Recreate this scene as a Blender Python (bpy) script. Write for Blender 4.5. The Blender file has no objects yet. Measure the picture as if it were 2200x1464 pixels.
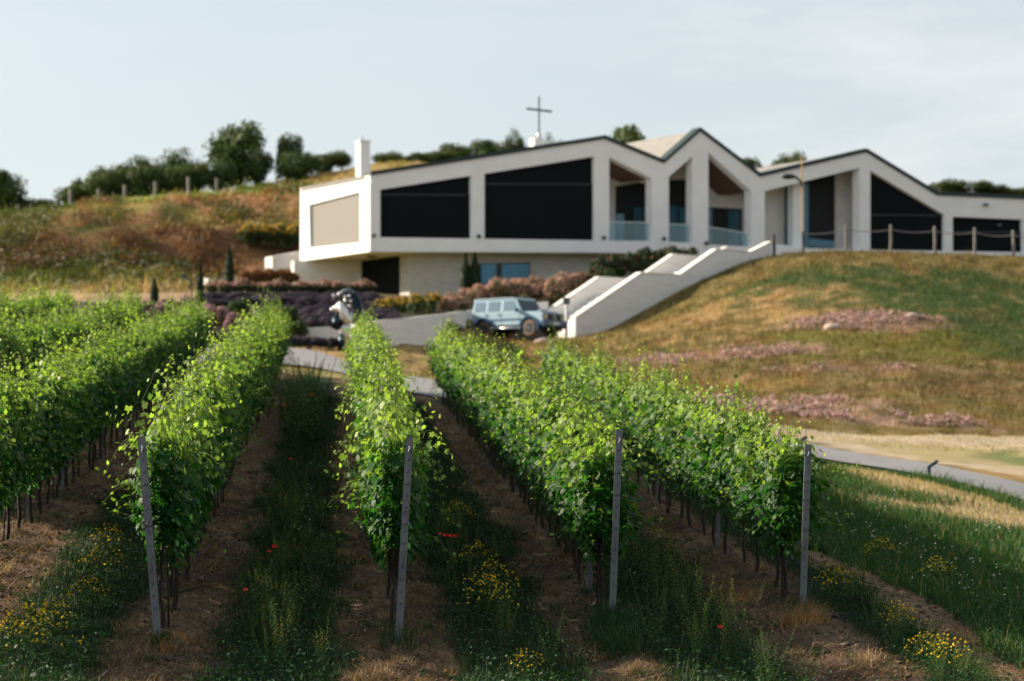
import bpy, bmesh, math, random
import numpy as np
from mathutils import Vector, Matrix
from mathutils.geometry import tessellate_polygon

R = math.radians
rng = np.random.default_rng(7)
random.seed(7)
S = bpy.context.scene
COL = S.collection

# ------------------------------------------------------------------ camera
PITCH = R(2.954)
cam_data = bpy.data.cameras.new('camera')
cam = bpy.data.objects.new('camera', cam_data); COL.objects.link(cam)
cam.location = (0, 0, 0); cam.rotation_euler = (R(90) + PITCH, 0, 0)
cam_data.lens = 85; cam_data.sensor_width = 36; cam_data.sensor_fit = 'HORIZONTAL'
cam_data.clip_start = 0.2; cam_data.clip_end = 6000
cam_data.dof.use_dof = True; cam_data.dof.focus_distance = 23.3; cam_data.dof.aperture_fstop = 2.0
cam_data.dof.aperture_blades = 0
S.camera = cam

# ------------------------------------------------------------------ light
SUN_AZ_BACK = 17.0      # degrees behind the line to the left
SUN_EL = 26.5
sd = Vector((-math.cos(R(SUN_AZ_BACK)) * math.cos(R(SUN_EL)), math.sin(R(SUN_AZ_BACK)) * math.cos(R(SUN_EL)), math.sin(R(SUN_EL))))
sun_d = bpy.data.lights.new('sun', 'SUN'); sun_d.energy = 4.6; sun_d.angle = R(0.6); sun_d.color = (1.0, 0.86, 0.68)
sun = bpy.data.objects.new('sun', sun_d); COL.objects.link(sun)
sun.rotation_euler = sd.to_track_quat('Z', 'Y').to_euler(); sun.location = (-40, 20, 60)

W = bpy.data.worlds.new('World'); S.world = W; W.use_nodes = True
nt = W.node_tree; nt.nodes.clear()
def N(nt, t, **kw):
    n = nt.nodes.new(t)
    for k, v in kw.items():
        if k.startswith('i_'): n.inputs[k[2:].replace('_', ' ')].default_value = v
        else: setattr(n, k, v)
    return n
sky = N(nt, 'ShaderNodeTexSky', sky_type='NISHITA', sun_disc=False)
sky.sun_elevation = R(SUN_EL); sky.sun_rotation = math.atan2(sd.x, sd.y)
sky.air_density = 1.2; sky.dust_density = 1.2; sky.ozone_density = 1.0; sky.altitude = 200
hs = N(nt, 'ShaderNodeHueSaturation'); hs.inputs['Saturation'].default_value = 0.5; hs.inputs['Value'].default_value = 1.0
nt.links.new(sky.outputs[0], hs.inputs['Color'])
tc = N(nt, 'ShaderNodeTexCoord')
mp = N(nt, 'ShaderNodeMapping'); mp.inputs['Scale'].default_value = (2.2, 2.2, 9.0); mp.inputs['Location'].default_value = (0.35, 0.2, 0.1)
nz = N(nt, 'ShaderNodeTexNoise'); nz.inputs['Scale'].default_value = 2.0; nz.inputs['Detail'].default_value = 7; nz.inputs['Roughness'].default_value = 0.62
cr = N(nt, 'ShaderNodeValToRGB'); cr.color_ramp.elements[0].position = 0.46; cr.color_ramp.elements[1].position = 0.68
cr.color_ramp.elements[1].color = (0.55, 0.55, 0.55, 1)
mx = N(nt, 'ShaderNodeMixRGB'); mx.inputs[2].default_value = (4.7, 4.6, 4.5, 1)
nt.links.new(tc.outputs['Generated'], mp.inputs[0]); nt.links.new(mp.outputs[0], nz.inputs['Vector'])
sx = N(nt, 'ShaderNodeSeparateXYZ'); nt.links.new(tc.outputs['Generated'], sx.inputs[0])
ma = N(nt, 'ShaderNodeMapRange'); ma.inputs[1].default_value = 0.02; ma.inputs[2].default_value = 0.14; ma.inputs[3].default_value = 0.2; ma.inputs[4].default_value = 1.0
nt.links.new(sx.outputs['X'], ma.inputs[0])
mu0 = N(nt, 'ShaderNodeMath', operation='MULTIPLY'); nt.links.new(cr.outputs[0], mu0.inputs[0]); nt.links.new(ma.outputs[0], mu0.inputs[1])
nt.links.new(nz.outputs['Fac'], cr.inputs[0]); nt.links.new(mu0.outputs[0], mx.inputs[0]); hz0 = N(nt, 'ShaderNodeMixRGB'); hz0.inputs[0].default_value = 0.58; hz0.inputs[2].default_value = (2.42, 2.74, 2.95, 1); nt.links.new(hs.outputs[0], hz0.inputs[1]); nt.links.new(hz0.outputs[0], mx.inputs[1])
bg = N(nt, 'ShaderNodeBackground'); bg.inputs['Strength'].default_value = 0.088
out = N(nt, 'ShaderNodeOutputWorld')
nt.links.new(mx.outputs[0], bg.inputs[0]); nt.links.new(bg.outputs[0], out.inputs[0])

S.view_settings.view_transform = 'Standard'; S.view_settings.look = 'None'
S.view_settings.exposure = 1.3; S.view_settings.gamma = 1.0
S.cycles.max_bounces = 6; S.cycles.diffuse_bounces = 3; S.cycles.glossy_bounces = 3
S.cycles.transmission_bounces = 4; S.cycles.transparent_max_bounces = 8
S.cycles.use_denoising = True
S.cycles.caustics_reflective = False; S.cycles.caustics_refractive = False

# ------------------------------------------------------------------ picture ray helper (positions measured once, then real 3D)
FP = 5194.4
def ratio(px, py):
    u = (px - 1100.0) / FP; v = (732.0 - py) / FP
    c, s = math.cos(PITCH), math.sin(PITCH)
    yy = c - v * s
    return u / yy, (s + v * c) / yy
def at(px, py, Y):
    a, b = ratio(px, py)
    return Vector((a * Y, Y, b * Y))

# ------------------------------------------------------------------ object helpers
def tag(o, label=None, cat=None, group=None, kind=None):
    if label: o['label'] = label
    if cat: o['category'] = cat
    if group: o['group'] = group
    if kind: o['kind'] = kind
    return o
def empty(name, loc=(0, 0, 0), rz=0.0, sc=1.0):
    o = bpy.data.objects.new(name, None); COL.objects.link(o)
    o.empty_display_size = 0.2
    o.location = loc; o.rotation_euler = (0, 0, rz); o.scale = (sc, sc, sc)
    return o
def link(name, me, parent=None):
    o = bpy.data.objects.new(name, me); COL.objects.link(o)
    if parent is not None: o.parent = parent
    return o
def mk(name, V, F, mat, parent=None, col=None, smooth=False, nolink=False):
    V = np.asarray(V, dtype=np.float32); F = np.asarray(F, dtype=np.int32)
    me = bpy.data.meshes.new(name)
    n, m, k = len(V), len(F), F.shape[1]
    me.vertices.add(n); me.vertices.foreach_set('co', V.ravel())
    me.loops.add(m * k); me.loops.foreach_set('vertex_index', F.ravel())
    me.polygons.add(m); me.polygons.foreach_set('loop_start', np.arange(0, m * k, k, dtype=np.int32))
    try: me.polygons.foreach_set('loop_total', np.full(m, k, dtype=np.int32))
    except Exception: pass
    if smooth: me.polygons.foreach_set('use_smooth', np.ones(m, dtype=bool))
    me.update(calc_edges=True)
    if col is not None:
        ca = me.color_attributes.new('Col', 'FLOAT_COLOR', 'POINT')
        c4 = np.ones((n, 4), dtype=np.float32); c4[:, :3] = col
        ca.data.foreach_set('color', c4.ravel())
    me.materials.append(mat)
    if nolink: return me
    return link(name, me, parent)

class MB:
    """collects simple solids into one mesh"""
    def __init__(s): s.v = []; s.f = []
    def add(s, vs, fs):
        b = len(s.v); s.v += [tuple(v) for v in vs]; s.f += [tuple(b + i for i in f) for f in fs]; return s
    def box(s, c, size, M=None):
        x, y, z = size[0] / 2, size[1] / 2, size[2] / 2
        vs = [Vector((sx * x, sy * y, sz * z)) for sx in (-1, 1) for sy in (-1, 1) for sz in (-1, 1)]
        if M is not None: vs = [M @ v for v in vs]
        vs = [v + Vector(c) for v in vs]
        return s.add(vs, [(0, 1, 3, 2), (4, 6, 7, 5), (0, 4, 5, 1), (2, 3, 7, 6), (0, 2, 6, 4), (1, 5, 7, 3)])
    def tube(s, pts, rad, k=8, cap=True):
        pts = [Vector(p) for p in pts]
        if not hasattr(rad, '__len__'): rad = [rad] * len(pts)
        base = len(s.v); up = Vector((0.13, 0.31, 1)).normalized()
        for i, p in enumerate(pts):
            t = (pts[min(i + 1, len(pts) - 1)] - pts[max(i - 1, 0)]).normalized()
            a = t.cross(up)
            if a.length < 0.05: a = t.cross(Vector((1, 0, 0)))
            a.normalize(); b = t.cross(a)
            for j in range(k):
                th = 2 * math.pi * j / k
                s.v.append(tuple(p + (a * math.cos(th) + b * math.sin(th)) * rad[i]))
        for i in range(len(pts) - 1):
            for j in range(k):
                a0 = base + i * k + j; a1 = base + i * k + (j + 1) % k
                s.f.append((a0, a1, a1 + k, a0 + k))
        if cap:
            s.f.append(tuple(base + j for j in range(k))[::-1])
            s.f.append(tuple(base + (len(pts) - 1) * k + j for j in range(k)))
        return s
    def prism(s, outer, depth, holes=()):
        loops = [[Vector(p) for p in outer]] + [[Vector(p) for p in h] for h in holes]
        tris = tessellate_polygon(loops)
        flat = [p for l in loops for p in l]; n = len(flat); d = Vector(depth); b = len(s.v)
        s.v += [tuple(p) for p in flat] + [tuple(p + d) for p in flat]
        for t in tris:
            s.f.append(tuple(b + i for i in t)); s.f.append(tuple(b + n + i for i in reversed(t)))
        o = 0
        for l in loops:
            m = len(l)
            for i in range(m):
                j = (i + 1) % m
                s.f.append((b + o + i, b + o + j, b + n + o + j, b + n + o + i))
            o += m
        return s
    def ball(s, c, r, k=10, m=7, sc=(1, 1, 1)):
        b = len(s.v)
        for i in range(m + 1):
            ph = math.pi * i / m
            for j in range(k):
                th = 2 * math.pi * j / k
                s.v.append((c[0] + r * sc[0] * math.sin(ph) * math.cos(th), c[1] + r * sc[1] * math.sin(ph) * math.sin(th), c[2] + r * sc[2] * math.cos(ph)))
        for i in range(m):
            for j in range(k):
                s.f.append((b + i * k + j, b + (i + 1) * k + j, b + (i + 1) * k + (j + 1) % k, b + i * k + (j + 1) % k))
        return s
    def mesh(s, name, mat, bevel=0.0, smooth=False):
        me = bpy.data.meshes.new(name); me.from_pydata(s.v, [], s.f); me.update()
        bm = bmesh.new(); bm.from_mesh(me)
        bmesh.ops.remove_doubles(bm, verts=bm.verts, dist=1e-5)
        bmesh.ops.recalc_face_normals(bm, faces=bm.faces)
        if bevel > 0:
            es = [e for e in bm.edges if len(e.link_faces) == 2 and e.calc_face_angle(0) > R(25)]
            bmesh.ops.bevel(bm, geom=es, offset=bevel, segments=2, affect='EDGES', profile=0.5)
        bm.to_mesh(me); bm.free()
        if smooth:
            for p in me.polygons: p.use_smooth = True
        me.materials.append(mat)
        return me
    def build(s, name, mat, parent=None, bevel=0.0, smooth=False):
        return link(name, s.mesh(name, mat, bevel, smooth), parent)

# ------------------------------------------------------------------ materials
def mat(name, base, rough=0.8, metal=0.0, var=0.0, scale=3.0, bump=0.0, bscale=20.0, spec=0.4, coat=0.0, stretch=None):
    m = bpy.data.materials.new(name); m.use_nodes = True; nt = m.node_tree
    p = nt.nodes['Principled BSDF']
    p.inputs['Base Color'].default_value = (*base, 1); p.inputs['Roughness'].default_value = rough
    p.inputs['Metallic'].default_value = metal; p.inputs['Specular IOR Level'].default_value = spec
    p.inputs['Coat Weight'].default_value = coat
    tc = N(nt, 'ShaderNodeTexCoord'); src = tc.outputs['Object']
    if stretch:
        mp = N(nt, 'ShaderNodeMapping'); mp.inputs['Scale'].default_value = stretch
        nt.links.new(src, mp.inputs[0]); src = mp.outputs[0]
    if var > 0:
        nz = N(nt, 'ShaderNodeTexNoise'); nz.inputs['Scale'].default_value = scale; nz.inputs['Detail'].default_value = 6; nz.inputs['Roughness'].default_value = 0.65
        nt.links.new(src, nz.inputs['Vector'])
        mr = N(nt, 'ShaderNodeMapRange'); mr.inputs[1].default_value = 0.3; mr.inputs[2].default_value = 0.7
        mr.inputs[3].default_value = 1 - var; mr.inputs[4].default_value = 1 + var
        nt.links.new(nz.outputs['Fac'], mr.inputs[0])
        mu = N(nt, 'ShaderNodeVectorMath', operation='SCALE'); mu.inputs[0].default_value = base
        nt.links.new(mr.outputs[0], mu.inputs['Scale']); nt.links.new(mu.outputs[0], p.inputs['Base Color'])
    if bump > 0:
        nb = N(nt, 'ShaderNodeTexNoise'); nb.inputs['Scale'].default_value = bscale; nb.inputs['Detail'].default_value = 5
        nt.links.new(src, nb.inputs['Vector'])
        b = N(nt, 'ShaderNodeBump'); b.inputs['Strength'].default_value = bump; b.inputs['Distance'].default_value = 0.05
        nt.links.new(nb.outputs['Fac'], b.inputs['Height']); nt.links.new(b.outputs[0], p.inputs['Normal'])
    return m

def leaf_mat(name, trans=0.4, tcol=(1.3, 1.25, 0.45), rough=0.45, spec=0.35):
    m = bpy.data.materials.new(name); m.use_nodes = True; nt = m.node_tree
    p = nt.nodes['Principled BSDF']; o = nt.nodes['Material Output']
    a = N(nt, 'ShaderNodeAttribute', attribute_name='Col')
    nt.links.new(a.outputs['Color'], p.inputs['Base Color'])
    p.inputs['Roughness'].default_value = rough; p.inputs['Specular IOR Level'].default_value = spec
    t = N(nt, 'ShaderNodeBsdfTranslucent')
    vm = N(nt, 'ShaderNodeVectorMath', operation='MULTIPLY'); vm.inputs[1].default_value = tcol
    nt.links.new(a.outputs['Color'], vm.inputs[0]); nt.links.new(vm.outputs[0], t.inputs['Color'])
    mxs = N(nt, 'ShaderNodeMixShader'); mxs.inputs[0].default_value = trans
    nt.links.new(p.outputs[0], mxs.inputs[1]); nt.links.new(t.outputs[0], mxs.inputs[2]); nt.links.new(mxs.outputs[0], o.inputs['Surface'])
    return m

def ground_mat():
    m = bpy.data.materials.new('ground_surface'); m.use_nodes = True; nt = m.node_tree
    p = nt.nodes['Principled BSDF']; p.inputs['Roughness'].default_value = 0.95; p.inputs['Specular IOR Level'].default_value = 0.1
    a = N(nt, 'ShaderNodeAttribute', attribute_name='Col'); tc = N(nt, 'ShaderNodeTexCoord')
    n1 = N(nt, 'ShaderNodeTexNoise'); n1.inputs['Scale'].default_value = 14; n1.inputs['Detail'].default_value = 8; n1.inputs['Roughness'].default_value = 0.75
    n2 = N(nt, 'ShaderNodeTexNoise'); n2.inputs['Scale'].default_value = 1.1; n2.inputs['Detail'].default_value = 6; n2.inputs['Roughness'].default_value = 0.7
    for n in (n1, n2): nt.links.new(tc.outputs['Object'], n.inputs['Vector'])
    m1 = N(nt, 'ShaderNodeMapRange'); m1.inputs[1].default_value = 0.3; m1.inputs[2].default_value = 0.7; m1.inputs[3].default_value = 0.55; m1.inputs[4].default_value = 1.5
    m2 = N(nt, 'ShaderNodeMapRange'); m2.inputs[1].default_value = 0.3; m2.inputs[2].default_value = 0.7; m2.inputs[3].default_value = 0.7; m2.inputs[4].default_value = 1.3
    nt.links.new(n1.outputs['Fac'], m1.inputs[0]); nt.links.new(n2.outputs['Fac'], m2.inputs[0])
    mm = N(nt, 'ShaderNodeMath', operation='MULTIPLY'); nt.links.new(m1.outputs[0], mm.inputs[0]); nt.links.new(m2.outputs[0], mm.inputs[1])
    sc = N(nt, 'ShaderNodeVectorMath', operation='SCALE'); nt.links.new(a.outputs['Color'], sc.inputs[0]); nt.links.new(mm.outputs[0], sc.inputs['Scale'])
    nt.links.new(sc.outputs[0], p.inputs['Base Color'])
    b = N(nt, 'ShaderNodeBump'); b.inputs['Strength'].default_value = 0.9; b.inputs['Distance'].default_value = 0.06
    nt.links.new(n1.outputs['Fac'], b.inputs['Height']); nt.links.new(b.outputs[0], p.inputs['Normal'])
    return m

M = {}
M['render'] = mat('white_render', (0.79, 0.787, 0.78), 0.85, var=0.05, scale=0.8, bump=0.15, bscale=30)
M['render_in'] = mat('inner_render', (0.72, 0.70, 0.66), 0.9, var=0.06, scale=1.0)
M['concrete'] = mat('pale_concrete', (0.66, 0.64, 0.61), 0.9, var=0.14, scale=1.3, bump=0.3, bscale=8)
M['board'] = mat('board_marked_concrete', (0.68, 0.66, 0.635), 0.9, var=0.13, scale=2.2, bump=0.6, bscale=3, stretch=(0.35, 0.35, 6.0))
M['screen'] = mat('dark_screen', (0.0045, 0.0075, 0.009), 0.8, var=0.12, scale=1.0, spec=0.12)
M['blind'] = mat('beige_blind', (0.215, 0.20, 0.185), 0.85, var=0.04, stretch=(1, 1, 12))
M['trim'] = mat('roof_edge_metal', (0.010, 0.030, 0.032), 0.5, spec=0.4, var=0.15)
M['roof'] = mat('roof_sheet', (0.22, 0.21, 0.195), 0.85, var=0.15, scale=1.5, bump=0.4, bscale=6, stretch=(1, 1, 3))
M['soffit'] = mat('timber_soffit', (0.16, 0.095, 0.06), 0.7, var=0.25, scale=2, stretch=(6, 1, 1))
M['dark'] = mat('dark_interior', (0.008, 0.012, 0.014), 0.6, spec=0.3, var=0.3)
M['darkframe'] = mat('dark_frame', (0.012, 0.022, 0.025), 0.45, spec=0.5, var=0.1)
M['pane'] = mat('reflecting_pane', (0.045, 0.105, 0.145), 0.12, metal=0.9, var=0.15, scale=0.5)
M['stone'] = mat('stone_facing', (0.47, 0.445, 0.41), 0.9, var=0.22, scale=2.5, bump=0.9, bscale=4, stretch=(0.7, 0.7, 5))
M['steel'] = mat('galvanised_steel', (0.125, 0.132, 0.135), 0.5, metal=0.4, var=0.38, scale=9, bump=0.15, bscale=60, stretch=(1, 1, 0.25))
M['steel_dark'] = mat('rusted_wire', (0.06, 0.055, 0.05), 0.6, metal=0.6, var=0.3, scale=30)
M['wood_post'] = mat('weathered_post', (0.20, 0.185, 0.17), 0.9, var=0.3, scale=6, bump=0.5, bscale=20, stretch=(1, 1, 0.2))
M['wood_dark'] = mat('dark_post', (0.07, 0.06, 0.055), 0.9, var=0.3, scale=6, bump=0.5)
M['rope'] = mat('rope_fibre', (0.24, 0.235, 0.23), 0.9, var=0.2, scale=20)
M['bark'] = mat('vine_bark', (0.035, 0.026, 0.02), 0.95, var=0.45, scale=14, bump=0.9, bscale=30, stretch=(1, 1, 0.3))
M['asphalt'] = mat('asphalt', (0.20, 0.20, 0.205), 0.9, var=0.14, scale=1.2, bump=0.3, bscale=60)
M['paint'] = mat('pale_blue_paint', (0.35, 0.48, 0.56), 0.25, metal=0.05, coat=0.8, var=0.03, scale=1)
M['paint_dark'] = mat('deep_blue_paint', (0.03, 0.085, 0.16), 0.3, coat=0.6, var=0.05)
M['blackplastic'] = mat('black_plastic', (0.012, 0.014, 0.016), 0.55, var=0.1)
M['tyre'] = mat('dusty_tyre', (0.17, 0.115, 0.09), 0.9, var=0.15, scale=8)
M['chrome'] = mat('bright_metal', (0.75, 0.75, 0.74), 0.14, metal=1.0, var=0.05)
M['silver'] = mat('satin_metal', (0.62, 0.62, 0.60), 0.35, metal=0.7, var=0.06)
M['carglass'] = mat('car_glass', (0.22, 0.30, 0.33), 0.08, metal=0.7, var=0.1, scale=0.7)
M['windscreen'] = mat('windscreen_glass', (0.035, 0.06, 0.065), 0.05, metal=0.5, var=0.3, scale=1.5)
M['plate'] = mat('plate_white', (0.7, 0.7, 0.7), 0.5, var=0.03)
M['lamp'] = mat('lamp_lens', (0.6, 0.65, 0.68), 0.1, metal=0.6, var=0.05)
M['bronze_dark'] = mat('dark_patinated_metal', (0.015, 0.028, 0.042), 0.3, metal=0.85, var=0.4, scale=6)
M['sign_grey'] = mat('grey_sign_face', (0.09, 0.13, 0.15), 0.5, var=0.1)
M['ochre'] = mat('ochre_pole', (0.42, 0.24, 0.07), 0.6, var=0.2, scale=5)
M['bollard'] = mat('teal_grey_metal', (0.035, 0.07, 0.085), 0.45, metal=0.3, var=0.15)
M['rock'] = mat('pale_rock', (0.40, 0.31, 0.27), 0.95, var=0.25, scale=4, bump=0.8, bscale=10)
M['ground'] = ground_mat()
M['vine'] = leaf_mat('vine_leaves', 0.5, (1.28, 1.40, 0.42), 0.5, 0.22)
M['leaf'] = leaf_mat('shrub_leaves', 0.28, (1.2, 1.25, 0.5), 0.6, 0.25)
M['grass'] = leaf_mat('grass_blades', 0.3, (1.2, 1.2, 0.5), 0.6, 0.25)
M['petal'] = leaf_mat('petals', 0.35, (1.2, 1.0, 0.9), 0.6, 0.2)

def glass_mat():
    m = bpy.data.materials.new('railing_glass'); m.use_nodes = True; nt = m.node_tree
    o = nt.nodes['Material Output']; nt.nodes.remove(nt.nodes['Principled BSDF'])
    t = N(nt, 'ShaderNodeBsdfTransparent'); t.inputs[0].default_value = (0.70, 0.82, 0.86, 1)
    g = N(nt, 'ShaderNodeBsdfGlossy'); g.inputs['Color'].default_value = (0.7, 0.85, 0.9, 1); g.inputs['Roughness'].default_value = 0.08
    x = N(nt, 'ShaderNodeMixShader'); x.inputs[0].default_value = 0.07
    nt.links.new(t.outputs[0], x.inputs[1]); nt.links.new(g.outputs[0], x.inputs[2]); nt.links.new(x.outputs[0], o.inputs['Surface'])
    return m
M['glass'] = glass_mat()
M['pane_sky'] = mat('sky_tinted_pane', (0.055, 0.15, 0.205), 0.15, metal=0.25, var=0.2, scale=0.6)  # blue sky reflection painted into the base colour of the recessed panes

# ------------------------------------------------------------------ noise
def vnoise(x, y, seed=0):
    xi = np.floor(x).astype(np.int64); yi = np.floor(y).astype(np.int64)
    xf = x - xi; yf = y - yi
    xf = xf * xf * (3 - 2 * xf); yf = yf * yf * (3 - 2 * yf)
    def h(a, b):
        n = (a * 374761393 + b * 668265263 + seed * 1442695041) & 0x7fffffff
        n = ((n ^ (n >> 13)) * 1274126177) & 0x7fffffff
        return ((n ^ (n >> 16)) & 0xffff) / 65535.0
    return (h(xi, yi) * (1 - xf) + h(xi + 1, yi) * xf) * (1 - yf) + (h(xi, yi + 1) * (1 - xf) + h(xi + 1, yi + 1) * xf) * yf
def fbm(x, y, seed=0, o=4, g=0.5):
    s = 0; a = 1; t = 0
    for i in range(o):
        s = s + a * vnoise(x * 2 ** i, y * 2 ** i, seed + i * 17); t += a; a *= g
    return s / t
def sst(e0, e1, x):
    t = np.clip((x - e0) / (e1 - e0), 0, 1); return t * t * (3 - 2 * t)

# ------------------------------------------------------------------ terrain heights
def plane(X, Y): return -1.63 + 0.083 * (Y - 21.6) - 0.052 * (X + 3.16)
C = []
def cp(X, Y, z): C.append((X, Y, z))
def cpx(px, py, Y):
    p = at(px, py, Y); C.append((p.x, p.y, p.z))
for yy in (20, 27, 35, 43, 51, 59, 66):
    for xx in (-20, -13, -7, -2, 3):
        cp(xx, yy, plane(xx, yy))
for xx in (-20, -8, 0, 8, 20):
    cp(xx, 0, -1.9); cp(xx, -25, -2.2); cp(xx, 14, plane(xx, 20) - 0.15)
for a in [(1850, 1100, 40), (2100, 1150, 38), (2150, 1300, 29), (1950, 1250, 28), (2400, 1180, 40),
          (2200, 1078, 48), (2000, 1031, 52), (1800, 998, 55.5), (1700, 979, 57), (1400, 930, 60),
          (2200, 1040, 52.5), (2000, 998, 57), (1800, 970, 61), (1700, 949, 63.5), (2500, 1120, 50),
          (890, 850, 65), (890, 815, 72.5), (660, 790, 76), (660, 755, 88), (500, 785, 75), (500, 745, 90), (300, 740, 90), (100, 735, 90),
          (2200, 960, 70), (1750, 938, 70), (2200, 935, 76), (1900, 931, 74), (1600, 900, 78), (1500, 850, 88), (1400, 800, 95), (1300, 760, 106),
          (2200, 860, 86), (1900, 860, 83), (2200, 780, 97), (1900, 780, 94), (1700, 800, 92), (2200, 690, 109), (1900, 690, 106), (1650, 700, 107), (1500, 720, 106),
          (2200, 610, 121), (1900, 600, 118), (1700, 600, 119), (2200, 552, 131), (1900, 543, 130), (1720, 546, 129), (2500, 570, 128), (2500, 800, 100),
          (1305, 723, 121.5), (1364, 683, 123.3), (1460, 629, 125), (1539, 593, 126.5), (1610, 562, 127.8), (1656, 549, 128.8),
          (1100, 742, 112), (1250, 732, 114), (950, 765, 100), (880, 790, 85), (835, 770, 88),
          (640, 735, 95), (730, 746, 94.5), (825, 756, 93.5), (880, 750, 95.5), (930, 746, 98.5), (965, 743, 105.5), (995, 739, 113),
          (600, 708, 101), (640, 705, 100), (730, 699, 99), (825, 687, 100), (930, 677, 108), (980, 670, 119), (1010, 665, 127), (1100, 656, 129),
          (450, 700, 102), (450, 650, 118), (600, 660, 115), (700, 650, 122), (850, 665, 116), (950, 655, 122), (300, 655, 110), (100, 655, 115), (0, 652, 118),
          (500, 612, 134), (600, 606, 136), (1050, 640, 128), (1200, 615, 132), (1260, 602, 133.5),
          (0, 620, 133), (300, 625, 130), (0, 570, 148), (300, 566, 147), (550, 560, 150), (0, 516, 160), (300, 518, 158), (550, 505, 160), (300, 508, 166), (550, 492, 168), (0, 502, 167),
          (0, 470, 182), (300, 445, 178), (550, 430, 179), (300, 432, 186),
          (0, 462, 192), (150, 445, 192), (300, 425, 193), (465, 417, 195), (600, 403, 195), (700, 380, 196), (800, 352, 200), (900, 352, 203),
          (1200, 385, 205), (1600, 400, 205), (2200, 430, 200), (2400, 440, 195)]:
    cpx(*a)
for a in [(-1.5, 119, 6.28), (2, 120, 6.3), (-3, 116, 6.1), (3.5, 116.5, 6.2), (0, 123, 6.4), (2.5, 122.5, 6.5),
          (-8, 140, 9.55), (0, 142, 9.6), (3, 139, 9.6), (-4, 148, 10.2), (8, 139, 10.6), (6, 148, 10.8), (20, 140, 11.3), (31, 143, 11.4), (14, 133, 11.2), (24, 135, 11.4),
          (-14, 142, 9.8), (-18, 150, 11.6), (-12, 154, 12.0), (20, 155, 11.8), (40, 150, 11.6), (6.5, 134, 10.2), (9, 132, 10.6), (-5, 134, 9.3), (0, 133, 9.4),
          (-20, 250, 17), (20, 250, 16), (-60, 250, 10), (60, 250, 12), (-60, 180, 16), (-60, 120, 7), (-50, 60, 4.0), (-45, 20, 0.5), (40, 20, -3.5), (45, 60, -1.5), (55, 110, 6), (60, 160, 11)]:
    cp(*a)
C = np.array(C, dtype=np.float64)
def tps_fit(P, z, lam=0.004):
    P = P / 30.0; n = len(P)
    d2 = ((P[:, None] - P[None]) ** 2).sum(-1); K = 0.5 * d2 * np.log(d2 + 1e-12)
    K += lam * np.eye(n); Q = np.c_[np.ones(n), P]
    A = np.zeros((n + 3, n + 3)); A[:n, :n] = K; A[:n, n:] = Q; A[n:, :n] = Q.T
    w = np.linalg.solve(A, np.r_[z, 0, 0, 0]); return P, w
TP, TW = tps_fit(C[:, :2], C[:, 2])
def Hs(X, Y):
    X = np.atleast_1d(np.asarray(X, dtype=np.float64)); Y = np.atleast_1d(np.asarray(Y, dtype=np.float64))
    sh = X.shape; x = np.clip(X.ravel(), -60, 60) / 30.0; y = np.clip(Y.ravel(), -25, 250) / 30.0
    o = np.empty(len(x))
    for i in range(0, len(x), 20000):
        a = x[i:i + 20000, None] - TP[None, :, 0]; b = y[i:i + 20000, None] - TP[None, :, 1]
        d2 = a * a + b * b; o[i:i + 20000] = (0.5 * d2 * np.log(d2 + 1e-12)) @ TW[:-3] + TW[-3] + x[i:i + 20000] * TW[-2] + y[i:i + 20000] * TW[-1]
    return o.reshape(sh)

ROW_DX = -0.075
ROWS = {'Z': -5.36, 'A': -3.16, 'B': -1.0, 'C': 1.21, 'D': 3.37, 'Y': -7.55, 'X': -9.75}
def ncoord(X, Y): return X - ROW_DX * (Y - 21.6)

# paved path: lower and upper edges
PL = [Vector((19, 24, 0)), Vector((16, 33, 0)), at(2500, 1150, 42), at(2200, 1078, 48), at(2000, 1031, 52), at(1800, 998, 55.5), at(1700, 979, 57), at(1400, 930, 60), at(1120, 890, 62), at(890, 850, 65), at(660, 790, 76), at(500, 785, 75.5), at(300, 785, 75), at(0, 785, 75), at(-300, 785, 75)]
PU = [Vector((22, 26, 0)), Vector((19, 36, 0)), at(2500, 1090, 47), at(2200, 1040, 52.5), at(2000, 998, 57), at(1800, 970, 61), at(1700, 949, 63.5), at(1400, 900, 67), at(1120, 858, 70), at(890, 815, 74), at(660, 755, 89), at(500, 745, 90), at(300, 742, 90), at(0, 740, 90), at(-300, 735, 90)]
def catmull(P, n):
    P = [P[0]] + list(P) + [P[-1]]; o = []
    for i in range(1, len(P) - 2):
        for k in range(n):
            t = k / n; a, b, c, d = P[i - 1], P[i], P[i + 1], P[i + 2]
            o.append(0.5 * ((2 * b) + (c - a) * t + (2 * a - 5 * b + 4 * c - d) * t * t + (3 * b - a - 3 * c + d) * t ** 3))
    o.append(P[-2]); return o
LE = np.array([(p.x, p.y) for p in catmull(PL, 8)]); UE = np.array([(p.x, p.y) for p in catmull(PU, 8)])
POLY = np.r_[LE, UE[::-1]]
def inpoly(X, Y, P):
    r = np.zeros(X.shape, bool); n = len(P)
    for i in range(n):
        x0, y0 = P[i]; x1, y1 = P[(i + 1) % n]
        c = ((y0 > Y) != (y1 > Y)) & (X < (x1 - x0) * (Y - y0) / (y1 - y0 + 1e-12) + x0); r ^= c
    return r
def dist_line(X, Y, L):
    o = np.full(X.shape, 1e9)
    for i in range(len(L) - 1):
        a = L[i]; d = L[i + 1] - a; l2 = (d ** 2).sum() + 1e-9
        t = np.clip(((X - a[0]) * d[0] + (Y - a[1]) * d[1]) / l2, 0, 1)
        o = np.minimum(o, np.hypot(X - a[0] - t * d[0], Y - a[1] - t * d[1]))
    return o

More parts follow.
